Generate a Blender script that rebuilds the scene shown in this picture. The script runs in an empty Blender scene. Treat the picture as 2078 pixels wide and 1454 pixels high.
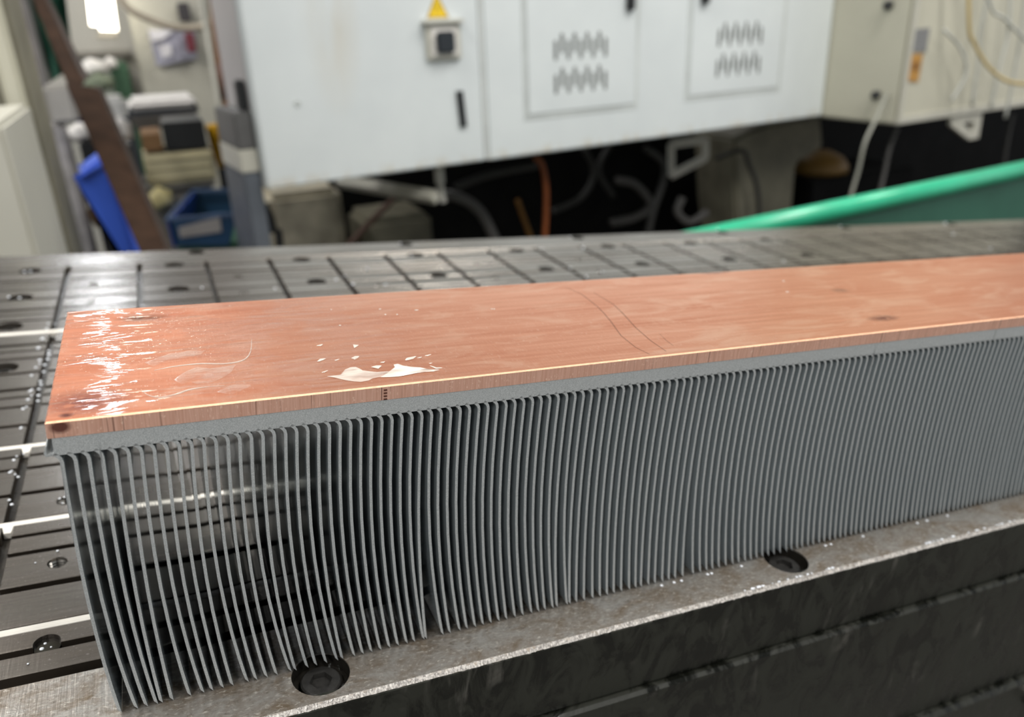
import bpy, bmesh, math, random
import numpy as np
from mathutils import Matrix, Vector
random.seed(7); rng = np.random.default_rng(7)
S = bpy.context.scene; COL = S.collection

# ------------------------------------------------------------------ camera
F = 1623.2735; PX, PY = 1039.0, 727.0
WW = np.array([[0.91499107, -0.40182393, -0.03645358],
               [-0.18970243, -0.34870425, -0.9178335],
               [0.35609595, 0.84672479, -0.39528826]])      # world -> camera (x right, y down, z forward)
C = np.array([0.0, 0.0, 1.15])
cd = bpy.data.cameras.new('camera'); cam = bpy.data.objects.new('camera', cd); COL.objects.link(cam)
cam.matrix_world = Matrix([[WW[0][i], -WW[1][i], -WW[2][i], C[i]] for i in range(3)] + [[0, 0, 0, 1]])
cd.sensor_width = 36.0; cd.sensor_fit = 'HORIZONTAL'; cd.lens = F / 2078 * 36
cd.clip_start = 0.02; cd.clip_end = 60
cd.dof.use_dof = True; cd.dof.focus_distance = 0.245; cd.dof.aperture_fstop = 10.2
S.camera = cam

# ------------------------------------------------------------------ light, exposure
w = bpy.data.worlds.new('world'); S.world = w; w.use_nodes = True
w.node_tree.nodes['Background'].inputs['Color'].default_value = (0.94, 0.97, 1.0, 1)
w.node_tree.nodes['Background'].inputs['Strength'].default_value = 0.55
S.view_settings.view_transform = 'Standard'; S.view_settings.look = 'None'
S.view_settings.gamma = 1.0; S.view_settings.use_curve_mapping = False
S.view_settings.exposure = 0.0
S.cycles.caustics_reflective = False; S.cycles.caustics_refractive = False
S.cycles.max_bounces = 12; S.cycles.glossy_bounces = 10; S.cycles.sample_clamp_indirect = 6.0

def area(name, loc, sx, sy, power, color=(1, 0.98, 0.95), rot=(0, 0, 0)):
    l = bpy.data.lights.new(name, 'AREA'); l.shape = 'RECTANGLE'; l.size = sx; l.size_y = sy
    l.energy = power; l.color = color
    o = bpy.data.objects.new(name, l); o.location = loc; o.rotation_euler = rot; COL.objects.link(o)
    return o
for (x, y, p) in [(-0.13, 5.9, 17), (-0.20, 7.6, 19), (-0.26, 9.6, 24)]:
    area('tube_and_fill_light', (x, y, 3.9), 0.07, 1.3, p, (0.88, 0.93, 1.0))
for (x, y, p) in [(3.0, 6.5, 40), (-3.2, 5.0, 40), (-1.7, 0.6, 75), (1.6, 0.2, 75), (-1.5, -2.0, 75), (1.5, -2.0, 75), (3.6, 0.4, 60), (-1.1, 2.7, 38), (-2.6, 2.8, 30)]:  # added fill lights, unseen, for the front faces, table and left background
    area('tube_and_fill_light', (x, y, 3.9), 0.3, 1.5, p)

# ------------------------------------------------------------------ helpers
def pray(u, v): return WW.T @ np.array([(u - PX) / F, (v - PY) / F, 1.0])
def py(u, v, y):                       # the point of the plane y = const seen at this spot
    d = pray(u, v); return C + d * (y / d[1])
MT = np.array([[0.99451586, 0.00243313, 0.10455752],
               [0.0, 0.99972935, -0.02326443],
               [-0.10458583, 0.02313684, 0.9942467]])       # the machine table is tilted: its axes in the world
TO = C - MT @ np.array([0, 0, 0.2])
TM = Matrix([[*MT[i], TO[i]] for i in range(3)] + [[0, 0, 0, 1]])
def tz(u, v, z):                       # spot on the tilted table at height z above it, in table coordinates
    d = MT.T @ pray(u, v); return np.array([0, 0, 0.2]) + d * ((z - 0.2) / d[2])

class MB:
    def __init__(s): s.v = []; s.f = []; s.m = []
    def add(s, vs, fs, mi=0):
        b = len(s.v); s.v += [tuple(map(float, p)) for p in vs]
        for f in fs: s.f.append([b + i for i in f]); s.m.append(mi)
    def box(s, a, b, mi=0, ch=0.0, M=None, side=None):
        x0, y0, z0 = a; x1, y1, z1 = b
        if ch:
            c = ch
            vs = [(x0, y0, z0), (x1, y0, z0), (x1, y1, z0), (x0, y1, z0),
                  (x0, y0, z1 - c), (x1, y0, z1 - c), (x1, y1, z1 - c), (x0, y1, z1 - c),
                  (x0 + c, y0 + c, z1), (x1 - c, y0 + c, z1), (x1 - c, y1 - c, z1), (x0 + c, y1 - c, z1)]
            fs = [(3, 2, 1, 0)] + [(i, (i + 1) % 4, 4 + (i + 1) % 4, 4 + i) for i in range(4)] + \
                 [(4 + i, 4 + (i + 1) % 4, 8 + (i + 1) % 4, 8 + i) for i in range(4)] + [(8, 9, 10, 11)]
        else:
            vs = [(x0, y0, z0), (x1, y0, z0), (x1, y1, z0), (x0, y1, z0), (x0, y0, z1), (x1, y0, z1), (x1, y1, z1), (x0, y1, z1)]
            fs = [(3, 2, 1, 0), (4, 5, 6, 7), (0, 1, 5, 4), (1, 2, 6, 5), (2, 3, 7, 6), (3, 0, 4, 7)]
        if M is not None: vs = [tuple(M @ Vector(p)) for p in vs]
        s.add(vs, fs, mi)
        if side is not None:
            k = len(s.m) - len(fs)
            for i in range(1, 5): s.m[k + i] = side
        return s
    def prism(s, poly, d, mi=0):          # polygon (3-D points) pushed along d
        n = len(poly); P = [np.array(p, float) for p in poly]; d = np.array(d, float)
        s.add(P + [p + d for p in P], [list(range(n))[::-1], list(range(n, 2 * n))] +
              [(i, (i + 1) % n, n + (i + 1) % n, n + i) for i in range(n)], mi); return s
    def tube(s, pts, r, n=10, mi=0, smooth=6, cap=True):
        P = [np.array(p, float) for p in pts]
        if smooth and len(P) > 2:
            Q = [2 * P[0] - P[1]] + P + [2 * P[-1] - P[-2]]; out = []
            for i in range(1, len(Q) - 2):
                for k in range(smooth):
                    t = k / smooth; a, b, c, d = Q[i - 1:i + 3]
                    out.append(0.5 * (2 * b + (c - a) * t + (2 * a - 5 * b + 4 * c - d) * t * t + (3 * b - 3 * c + d - a) * t ** 3))
            P = out + [P[-1]]
        R = r if hasattr(r, '__len__') else [r] * len(P)
        if len(R) != len(P): R = np.interp(np.linspace(0, 1, len(P)), np.linspace(0, 1, len(R)), R)
        vs = []; up = None
        for i, p in enumerate(P):
            t = P[min(i + 1, len(P) - 1)] - P[max(i - 1, 0)]; t /= np.linalg.norm(t) + 1e-12
            if up is None: up = np.array([0, 0, 1.0]) if abs(t[2]) < 0.9 else np.array([1.0, 0, 0])
            a = np.cross(up, t); a /= np.linalg.norm(a); up = np.cross(t, a)
            for k in range(n):
                an = 2 * math.pi * k / n; vs.append(p + R[i] * (math.cos(an) * a + math.sin(an) * up))
        fs = [(i * n + k, i * n + (k + 1) % n, (i + 1) * n + (k + 1) % n, (i + 1) * n + k) for i in range(len(P) - 1) for k in range(n)]
        if cap: fs += [tuple(range(n))[::-1], tuple((len(P) - 1) * n + k for k in range(n))]
        s.add(vs, fs, mi); return s
    def lathe(s, prof, c=(0, 0, 0), n=24, mi=0, axis=None):
        vs = []; 
        for (r, z) in prof:
            for k in range(n):
                a = 2 * math.pi * k / n; p = Vector((r * math.cos(a), r * math.sin(a), z))
                if axis is not None: p = axis @ p
                vs.append((c[0] + p.x, c[1] + p.y, c[2] + p.z))
        fs = [(i * n + k, i * n + (k + 1) % n, (i + 1) * n + (k + 1) % n, (i + 1) * n + k) for i in range(len(prof) - 1) for k in range(n)]
        if prof[0][0] > 1e-9: fs.append(tuple(range(n))[::-1])
        if prof[-1][0] > 1e-9: fs.append(tuple((len(prof) - 1) * n + k for k in range(n)))
        s.add(vs, fs, mi); return s
    def build(s, name, mats, parent=None, smooth=False, bevel=0.0, seg=2, M=None, recalc=True):
        me = bpy.data.meshes.new(name); me.from_pydata(s.v, [], s.f)
        if not isinstance(mats, (list, tuple)): mats = [mats]
        for m in mats: me.materials.append(m)
        me.polygons.foreach_set('material_index', s.m)
        bm = bmesh.new(); bm.from_mesh(me)
        if smooth: bmesh.ops.remove_doubles(bm, verts=bm.verts, dist=1e-7)
        if bevel: bmesh.ops.bevel(bm, geom=[e for e in bm.edges if e.is_manifold and e.calc_face_angle(0) > 0.5], offset=bevel, segments=seg, affect='EDGES', clamp_overlap=True)
        if recalc: bmesh.ops.recalc_face_normals(bm, faces=bm.faces)
        bm.to_mesh(me); bm.free()
        if smooth: me.polygons.foreach_set('use_smooth', [True] * len(me.polygons))
        o = bpy.data.objects.new(name, me); COL.objects.link(o)
        if parent is not None: o.parent = parent
        if M is not None: o.matrix_world = M
        return o
def tag(o, label=None, cat=None, group=None, kind=None):
    for k, x in (('label', label), ('category', cat), ('group', group), ('kind', kind)):
        if x: o[k] = x
    return o
def thing(name, label, cat, loc=(0, 0, 0), rz=0.0, group=None, M=None):
    o = bpy.data.objects.new(name, None); COL.objects.link(o); o.empty_display_size = 0.02
    o.location = loc; o.rotation_euler = (0, 0, rz)
    if M is not None: o.matrix_world = M
    return tag(o, label, cat, group)

# ------------------------------------------------------------------ materials
class NT:
    def __init__(s, name):
        s.m = bpy.data.materials.new(name); s.m.use_nodes = True; s.t = s.m.node_tree; s.t.nodes.clear()
        s.o = s.t.nodes.new('ShaderNodeOutputMaterial'); s.b = s.t.nodes.new('ShaderNodeBsdfPrincipled')
        s.t.links.new(s.b.outputs[0], s.o.inputs[0]); s.c = s.t.nodes.new('ShaderNodeTexCoord').outputs['Object']
    def n(s, typ, **kw):
        n = s.t.nodes.new('ShaderNode' + typ)
        for k, x in kw.items(): setattr(n, k, x)
        return n
    def put(s, sock, x):
        if isinstance(x, bpy.types.NodeSocket): s.t.links.new(x, sock)
        elif hasattr(x, '__len__') and len(x) == 3 and len(sock.default_value) == 4: sock.default_value = (*x, 1)
        else: sock.default_value = x
    def map(s, sc=(1, 1, 1), loc=(0, 0, 0), rot=(0, 0, 0)):
        n = s.n('Mapping'); s.put(n.inputs['Vector'], s.c); n.inputs['Scale'].default_value = sc
        n.inputs['Location'].default_value = loc; n.inputs['Rotation'].default_value = rot; return n.outputs[0]
    def noise(s, vec, scale=1, detail=3, rough=0.55, dist=0.0):
        n = s.n('TexNoise'); s.put(n.inputs['Vector'], vec); n.inputs['Scale'].default_value = scale
        n.inputs['Detail'].default_value = detail; n.inputs['Roughness'].default_value = rough; n.inputs['Distortion'].default_value = dist
        return n.outputs[0]
    def ramp(s, fac, a, b, va=0.0, vb=1.0):
        n = s.n('MapRange'); n.clamp = True; s.put(n.inputs[0], fac)
        n.inputs[1].default_value = a; n.inputs[2].default_value = b; n.inputs[3].default_value = va; n.inputs[4].default_value = vb
        return n.outputs[0]
    def math(s, op, a, b=0.0):
        n = s.n('Math', operation=op); s.put(n.inputs[0], a); s.put(n.inputs[1], b); return n.outputs[0]
    def mix(s, fac, a, b):
        n = s.n('Mix', data_type='RGBA'); s.put(n.inputs[0], fac); s.put(n.inputs[6], a); s.put(n.inputs[7], b); return n.outputs[2]
    def bump(s, h, strength=0.2, dist=0.001, prev=None):
        n = s.n('Bump'); n.inputs['Strength'].default_value = strength; n.inputs['Distance'].default_value = dist
        s.put(n.inputs['Height'], h)
        if prev is not None: s.put(n.inputs['Normal'], prev)
        return n.outputs[0]
    def blob(s, c, r, soft=0.6):          # 1 inside a soft ellipsoid around c
        n = s.map(tuple(1.0 / x for x in r), tuple(-a / x for a, x in zip(c, r)))
        g = s.n('VectorMath', operation='LENGTH'); s.put(g.inputs[0], n); return s.ramp(g.outputs['Value'], 1.0, 1.0 - soft)
    def set(s, **kw):
        for k, x in kw.items(): s.put(s.b.inputs[k.replace('_', ' ')], x)
        return s.m
def plain(name, col, rough=0.5, metal=0.0, var=0.12, scale=8, spec=0.5, bump=0.0):
    t = NT(name); n = t.noise(t.c, scale, 4)
    f = t.ramp(n, 0.3, 0.7)
    lo = tuple(c * (1 - var) for c in col); hi = tuple(min(1, c * (1 + var)) for c in col)
    kw = dict(Base_Color=t.mix(f, lo, hi), Roughness=rough, Metallic=metal, Specular_IOR_Level=spec)
    if bump: kw['Normal'] = t.bump(t.noise(t.c, scale * 12, 3), bump, 0.001)
    return t.set(**kw)

def mk_copper(cut=False):
    t = NT('copper_cut_edge' if cut else 'copper_face')
    if cut:
        streak = t.noise(t.map((1600, 1600, 60)), 1, 3, 0.6)
        dark = t.ramp(t.noise(t.map((1300, 1300, 22)), 1, 2, 0.5), 0.60, 0.70)
        patch = t.ramp(t.noise(t.map((60, 60, 10)), 1, 2), 0.42, 0.6)
        dk = t.math('MULTIPLY', dark, patch)
        fine = t.noise(t.map((1500, 1500, 700)), 1, 2)
        col = t.mix(t.ramp(streak, 0.3, 0.7), (0.68, 0.37, 0.265), (0.86, 0.53, 0.41))
        col = t.mix(t.ramp(fine, 0.62, 0.75), col, (0.95, 0.66, 0.52))
        col = t.mix(t.math('MULTIPLY', dk, 0.85), col, (0.09, 0.03, 0.02))
        chip = t.blob((-0.0265, 0.2125, 0.0985), (0.003, 0.01, 0.0022), 0.5)
        col = t.mix(t.math('MULTIPLY', chip, 0.9), col, (0.10, 0.02, 0.015))
        return t.set(Base_Color=col, Metallic=0.5, Roughness=0.5, Normal=t.bump(streak, 0.3, 0.0003))
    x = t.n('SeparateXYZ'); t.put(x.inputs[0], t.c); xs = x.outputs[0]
    big = t.noise(t.map((9, 40, 1)), 1, 4, 0.6, 0.4)
    streak = t.noise(t.map((14, 420, 1), rot=(0, 0, 0.03)), 1, 4, 0.65)
    grain = t.noise(t.map((1100, 420, 1), rot=(0, 0, 0.35)), 1, 3, 0.6)
    mill = t.noise(t.map((700, 60, 1), rot=(0, 0, -0.25)), 1, 2, 0.5, 0.6)
    patch = t.noise(t.map((26, 70, 1)), 1, 3, 0.6, 1.2)
    f = t.math('ADD', t.math('MULTIPLY', big, 0.5), t.math('MULTIPLY', streak, 0.5))
    col = t.mix(t.ramp(f, 0.36, 0.64), (0.70, 0.275, 0.150), (0.93, 0.46, 0.29))
    col = t.mix(t.math('MULTIPLY', t.ramp(patch, 0.5, 0.66), 0.55), col, (0.97, 0.60, 0.42))
    col = t.mix(t.math('MULTIPLY', t.ramp(grain, 0.60, 0.74), 0.5), col, (1.0, 0.72, 0.56))
    col = t.mix(t.ramp(xs, 0.22, -0.02, 0.0, 0.42), col, (0.46, 0.145, 0.072))  # darkens leftwards: wet copper, with the cabinet's fading reflection put into the colour
    for c, r, a, dc in [((-0.021, 0.223, 0.1), (0.013, 0.0095, 0.01), 0.95, (0.30, 0.10, 0.075)),
                        ((-0.025, 0.2155, 0.1), (0.0022, 0.0018, 0.01), 0.95, (0.10, 0.02, 0.02)),
                        ((-0.006, 0.2885, 0.1), (0.010, 0.0035, 0.01), 0.8, (0.12, 0.05, 0.03)),
                        ((0.277, 0.2255, 0.1), (0.010, 0.004, 0.01), 0.95, (0.22, 0.06, 0.04)),
                        ((0.289, 0.262, 0.1), (0.006, 0.004, 0.01), 0.6, (0.24, 0.14, 0.10)),
                        ((0.245, 0.299, 0.1), (0.012, 0.003, 0.01), 0.7, (0.25, 0.08, 0.06))]:
        b = t.math('MULTIPLY', t.blob(c, r, 0.8), t.ramp(t.noise(t.map((300, 500, 1)), 1, 4), 0.30, 0.52, 0.2, a))
        col = t.mix(b, col, dc)
    h = t.math('ADD', t.math('MULTIPLY', mill, 0.6), t.math('MULTIPLY', grain, 0.5))
    nb = t.bump(h, 0.22, 0.0004)
    # wet end: a rippled coolant film
    wet = t.math('MULTIPLY', t.ramp(xs, 0.10, 0.0), t.ramp(t.noise(t.map((40, 60, 1)), 1, 3, 0.6, 0.8), 0.35, 0.52))
    rip = t.noise(t.map((26, 150, 1), rot=(0, 0, 0.06)), 1, 2, 0.4, 1.2)
    drop = t.noise(t.map((800, 800, 1)), 1, 1)
    cn = t.bump(t.math('ADD', rip, t.math('MULTIPLY', t.ramp(drop, 0.62, 0.72), 0.12)), 0.9, 0.0014)
    return t.set(Base_Color=col, Metallic=0.82, Roughness=t.math('ADD', t.ramp(f, 0.3, 0.7, 0.40, 0.30), t.ramp(xs, 0.05, 0.0, 0.0, 0.22)), Normal=nb,
                 Coat_Weight=wet, Coat_Roughness=0.03, Coat_IOR=1.36, Coat_Normal=cn)
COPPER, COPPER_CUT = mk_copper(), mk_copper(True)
BURR = plain('copper_burr', (0.90, 0.53, 0.34), 0.45, 0.75, 0.12, 700, bump=0.3)

def mk_alu(cut):
    t = NT('aluminium_cut' if cut else 'aluminium_fin_face')
    if cut:
        sp = t.noise(t.map((4300, 4300, 4300)), 1, 2, 0.6)
        st = t.noise(t.map((160, 160, 90), rot=(0, 0.6, 0)), 1, 3)
        col = t.mix(t.ramp(sp, 0.35, 0.68), (0.33, 0.35, 0.35), (0.63, 0.65, 0.645))
        col = t.mix(t.ramp(st, 0.35, 0.7, 0.0, 0.3), col, (0.52, 0.54, 0.54))
        dk = t.math('MULTIPLY', t.ramp(t.noise(t.map((420, 420, 9)), 1, 2), 0.70, 0.74), t.ramp(t.noise(t.map((50, 50, 60)), 1, 2), 0.5, 0.62))
        col = t.mix(t.math('MULTIPLY', dk, 0.55), col, (0.10, 0.10, 0.10))
        return t.set(Base_Color=col, Metallic=0.35, Roughness=0.52, Normal=t.bump(sp, 0.3, 0.00015))
    st = t.noise(t.map((300, 420, 3)), 1, 2)
    col = t.mix(t.ramp(st, 0.35, 0.65), (0.47, 0.53, 0.55), (0.54, 0.60, 0.62))
    wv = t.noise(t.map((60, 60, 22)), 1, 1)
    return t.set(Base_Color=col, Metallic=0.54, Roughness=t.ramp(st, 0.3, 0.7, 0.09, 0.15), Normal=t.bump(wv, 0.12, 0.002))
ALU_CUT, ALU = mk_alu(True), mk_alu(False)

def mk_steel(name, dark=1.0, vert=False, rough=0.0):
    t = NT(name)
    if vert:                                   # oily front face with run marks
        run = t.noise(t.map((120, 120, 20)), 1, 4, 0.62, 0.6); patch = t.noise(t.map((16, 16, 22)), 1, 4, 0.6, 0.8)
        wet = t.noise(t.map((75, 75, 42)), 1, 4, 0.65, 1.2)
        m = t.math('MULTIPLY', t.ramp(run, 0.54, 0.66), t.ramp(patch, 0.52, 0.64))
        col = t.mix(t.ramp(wet, 0.42, 0.56), (0.006, 0.0065, 0.005), (0.020, 0.021, 0.0155))
        col = t.mix(m, col, (0.075, 0.072, 0.062))
        return t.set(Base_Color=col, Metallic=0.1, Roughness=t.ramp(wet, 0.42, 0.56, 0.16, 0.5), Normal=t.bump(wet, 0.35, 0.001))
    big = t.noise(t.map((9, 34, 22)), 1, 4, 0.55, 0.3)
    brush = t.noise(t.map((40, 900, 900)), 1, 3, 0.6); cross = t.noise(t.map((1100, 60, 900), rot=(0, 0, 0.25)), 1, 2, 0.5)
    speck = t.noise(t.map((900, 900, 900)), 1, 3, 0.6)
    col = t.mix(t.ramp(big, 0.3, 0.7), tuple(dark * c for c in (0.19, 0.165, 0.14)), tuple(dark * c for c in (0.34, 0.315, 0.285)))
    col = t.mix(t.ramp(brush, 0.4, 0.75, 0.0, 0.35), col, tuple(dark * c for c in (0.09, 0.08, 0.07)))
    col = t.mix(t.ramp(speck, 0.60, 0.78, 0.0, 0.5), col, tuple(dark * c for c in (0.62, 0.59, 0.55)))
    ro = t.ramp(big, 0.35, 0.65, 0.30 + rough, 0.22 + rough)
    if rough:                                  # front margin: stained cloudy patches, lightened for front light, sparkles painted in
        cl = t.noise(t.map((60, 90, 60)), 1, 5, 0.68, 0.8); sc2 = t.noise(t.map((420, 900, 500), rot=(0, 0, 0.9)), 1, 3, 0.7, 0.5)
        col = t.mix(t.ramp(cl, 0.34, 0.66), (0.20, 0.155, 0.11), (0.47, 0.45, 0.42))
        col = t.mix(t.ramp(sc2, 0.56, 0.72, 0.0, 0.75), col, (0.74, 0.70, 0.63))
        col = t.mix(t.ramp(sc2, 0.44, 0.30, 0.0, 0.5), col, (0.10, 0.08, 0.06))
        return t.set(Base_Color=col, Metallic=0.75, Roughness=t.ramp(cl, 0.35, 0.65, 0.5, 0.34), Normal=t.bump(t.math('ADD', cross, sc2), 0.25, 0.0004))
    nb = t.bump(t.math('ADD', t.math('MULTIPLY', brush, 0.5), t.math('MULTIPLY', cross, 0.5)), 0.16, 0.0004)
    return t.set(Base_Color=col, Metallic=0.85, Roughness=ro, Normal=nb)
GWALL = plain('oily_groove_wall', (0.040, 0.031, 0.023), 0.45, 0.3, 0.2, 60); STEEL = mk_steel('table_steel'); MARGIN = mk_steel('lit_stained_margin', 1.45, rough=0.12); STEEL_FLOOR = mk_steel('groove_floor_steel', 0.45); APRON = mk_steel('oily_front', vert=True)
def mk_edge():
    t = NT('chipped_edge_steel'); n = t.noise(t.map((1500, 900, 900)), 1, 4, 0.65)
    return t.set(Base_Color=t.mix(t.ramp(n, 0.4, 0.65), (0.28, 0.26, 0.24), (0.76, 0.72, 0.67)), Metallic=0.8, Roughness=0.36, Normal=t.bump(n, 0.8, 0.0008))
EDGE = mk_edge()
CORD = plain('white_rubber', (0.86, 0.82, 0.74), 0.38, 0, 0.06, 120)
BOLT = plain('black_oxide', (0.055, 0.053, 0.05), 0.35, 0.6, 0.3, 300)
DARKHOLE = plain('hole_dark_steel', (0.03, 0.028, 0.025), 0.3, 0.5)
SHINY = plain('thread_steel', (0.20, 0.19, 0.175), 0.2, 0.9); OIL = plain('dark_oil', (0.02, 0.018, 0.015), 0.05)
SCR = plain('scratch_dark', (0.11, 0.04, 0.025), 0.5, 0.5)
def mk_water():
    t = NT('coolant_drop'); return t.set(Base_Color=(0.98, 1, 1), Roughness=0.07, IOR=1.6, Transmission_Weight=1.0)
WATER = mk_water(); BEAD = plain('glint_white_bead', (0.85, 0.88, 0.92), 0.06, 0, 0.02)  # bead white stands in for the lamp glints on the drops
def mk_milk(a=0.55, b=0.92):
    t = NT('milky_coolant'); n = t.noise(t.map((70, 160, 1)), 1, 3, 0.6, 0.8)
    t.set(Base_Color=(0.80, 0.71, 0.62), Roughness=0.12, IOR=1.36)
    tr = t.n('BsdfTransparent'); mx = t.n('MixShader'); x = t.n('SeparateXYZ'); t.put(x.inputs[0], t.c)
    t.put(mx.inputs[0], t.ramp(n, 0.35, 0.6, a, b)); t.t.links.new(tr.outputs[0], mx.inputs[1]); t.t.links.new(t.b.outputs[0], mx.inputs[2])
    t.t.links.new(mx.outputs[0], t.o.inputs[0]); return t.m
MILK = mk_milk(); FILM = mk_milk(0.0, 0.26); POOL = mk_milk(0.3, 0.7)

def mk_white():
    t = NT('cabinet_white_paint'); n = t.noise(t.map((7, 7, 1.4)), 1, 4, 0.6); sm = t.noise(t.c, 5, 4)
    col = t.mix(t.ramp(sm, 0.35, 0.65), (0.70, 0.74, 0.74), (0.75, 0.79, 0.785))
    x = t.n('SeparateXYZ'); t.put(x.inputs[0], t.c)
    low = t.ramp(x.outputs[2], 0.030, 0.0)
    ru = t.math('MULTIPLY', low, t.ramp(t.noise(t.map((30, 30, 12)), 1, 3), 0.46, 0.62, 0, 0.7))
    ru = t.math('MAXIMUM', ru, t.math('MULTIPLY', t.blob((0.19, 0, 0.35), (0.075, 1, 0.22), 0.9), t.ramp(n, 0.45, 0.62, 0, 0.5)))
    return t.set(Base_Color=t.mix(ru, col, (0.60, 0.53, 0.40)), Roughness=0.38, Specular_IOR_Level=0.4)
WHITE = mk_white()
SEAM = plain('door_seam_grey', (0.60, 0.62, 0.60), 0.6); HATCH_RIM = plain('hatch_rim_grey', (0.60, 0.63, 0.61), 0.5)
SLOT = plain('vent_slot_dark', (0.10, 0.105, 0.095), 0.7); BLACK = plain('black_plastic', (0.018, 0.019, 0.02), 0.45)
BEIGE = plain('beige_plastic', (0.60, 0.59, 0.52), 0.45); OFFWHITE = plain('off_white_plastic', (0.76, 0.73, 0.68), 0.45)
KNOB = plain('switch_black', (0.022, 0.027, 0.032), 0.3)
YELLOW = plain('sticker_yellow', (0.83, 0.56, 0.02), 0.5, 0, 0.05); YBORDER = plain('sticker_border', (0.36, 0.23, 0.02), 0.5)
CREAM = plain('cream_enamel', (0.55, 0.53, 0.425), 0.42, 0, 0.05, 4); CREAM_D = plain('dirty_cream_casting', (0.22, 0.205, 0.15), 0.6, 0, 0.35, 7)
CREAM_L = plain('light_cream_enamel', (0.54, 0.525, 0.45), 0.45, 0, 0.05, 5)
WALLM = plain('cream_wall_paint', (0.52, 0.505, 0.46), 0.7, 0, 0.05, 2)
BODY = plain('motor_black_and_shade', (0.006, 0.006, 0.006), 0.6, 0, 0.5, 9, 0.12); FLOORM = plain('oily_concrete', (0.09, 0.085, 0.075), 0.5, 0, 0.3, 3)  # BODY: its black holds the shade under the cabinet; the motor's own colour
GREYP = plain('grey_steel_post', (0.13, 0.127, 0.124), 0.45, 0.1, 0.15, 10); GREYL = plain('blue_grey_steel', (0.15, 0.165, 0.19), 0.4, 0.3, 0.15, 10)
LILAC = plain('grey_lilac_paint', (0.46, 0.44, 0.44), 0.45, 0, 0.06, 5)
GREEN = plain('green_enamel', (0.035, 0.44, 0.24), 0.28, 0, 0.12, 14); GREEN_D = plain('dark_green_enamel', (0.035, 0.125, 0.085), 0.45, 0, 0.15, 10)
CLOTH = plain('green_cloth', (0.02, 0.105, 0.065), 0.8, 0, 0.4, 25); RUST = plain('rusty_brown_steel', (0.036, 0.019, 0.011), 0.8, 0.0, 0.3, 30, 0.15)
RUST_D = plain('dark_rust_steel', (0.028, 0.016, 0.010), 0.7, 0, 0.3, 30)
BLUE = plain('blue_plastic', (0.028, 0.080, 0.42), 0.42, 0, 0.1, 10); BLUE_L = plain('light_blue_plastic', (0.06, 0.13, 0.60), 0.4)
BASKET = plain('basket_blue', (0.022, 0.075, 0.165), 0.5); COPPERPIPE = plain('copper_pipe_brown', (0.30, 0.135, 0.055), 0.4, 0.3)
DBROWN = plain('dark_brown_sleeve', (0.14, 0.055, 0.03), 0.6); PALEPIPE = plain('pale_pipe', (0.72, 0.71, 0.64), 0.45)
PAPER = plain('paper_white', (0.80, 0.79, 0.84), 0.8, 0, 0.03); PAPER_G = plain('paper_print_grey', (0.34, 0.34, 0.42), 0.8, 0, 0.3, 20)
MAROON = plain('maroon_plastic', (0.19, 0.035, 0.05), 0.5); DGREY = plain('dark_grey_plastic', (0.06, 0.055, 0.06), 0.5)
CARD = plain('brown_cardboard', (0.26, 0.145, 0.065), 0.8, 0, 0.15); FOAM = plain('pale_yellow_crate', (0.64, 0.58, 0.38), 0.7, 0, 0.1, 14)
YOBJ = plain('yellow_paint', (0.80, 0.43, 0.008), 0.45); YPALE = plain('pale_yellow_plastic', (0.85, 0.74, 0.36), 0.5)
WCLOTH = plain('white_cloth', (0.86, 0.83, 0.80), 0.8); WINGREEN = plain('window_green', (0.06, 0.14, 0.08), 0.6); WFRAME = plain('window_frame_grey', (0.27, 0.25, 0.22), 0.5)
DARKWOOD = plain('dark_bench_leg', (0.045, 0.052, 0.065), 0.5); NAVY = plain('navy_cloth', (0.016, 0.02, 0.07), 0.8)
HOSE = plain('dark_rubber_hose', (0.030, 0.029, 0.027), 0.5); HOSE_G = plain('grey_hose', (0.115, 0.110, 0.105), 0.45); ORANGE = plain('orange_cable', (0.26, 0.070, 0.016), 0.5)
ORANGE2 = plain('amber_cable', (0.26, 0.12, 0.02), 0.5); FRAMEW = plain('dull_white_frame', (0.72, 0.70, 0.64), 0.5); DOMEB = plain('amber_dome', (0.30, 0.17, 0.045), 0.45)
CABLEW = plain('grey_white_cable', (0.50, 0.51, 0.47), 0.4); CABLE_P = plain('pale_cable', (0.60, 0.60, 0.52), 0.4); HOSEY = plain('yellow_hose', (0.56, 0.42, 0.16), 0.4)
LABELG = plain('grey_label', (0.22, 0.22, 0.22), 0.5); ORST = plain('orange_sticker', (0.48, 0.25, 0.06), 0.5); ORST_D = plain('orange_sticker_mark', (0.26, 0.12, 0.03), 0.5)
PINKL = plain('pinkish_plate', (0.75, 0.56, 0.47), 0.4); GALV = plain('galvanised_steel', (0.40, 0.38, 0.37), 0.35, 0.4, 0.3, 18)
def mk_lamp():
    t = NT('lamp_glow'); return t.set(Base_Color=(1, 1, 1), Emission_Color=(1, 0.93, 0.76), Emission_Strength=7.0)
LAMP = mk_lamp()

# ------------------------------------------------------------------ room
def room(name, a, b, m):
    return tag(MB().box(a, b).build(name, m), kind='structure')
room('floor', (-5, -4, -0.1), (8, 9, 0), FLOORM)
room('wall_back', (-5, 4.6, 0), (8, 4.8, 1.95), WALLM)
room('ceiling', (-7, -6, 4.5), (10, 13, 4.6), plain('grey_roof_sheet', (0.22, 0.22, 0.21), 0.8))

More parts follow.
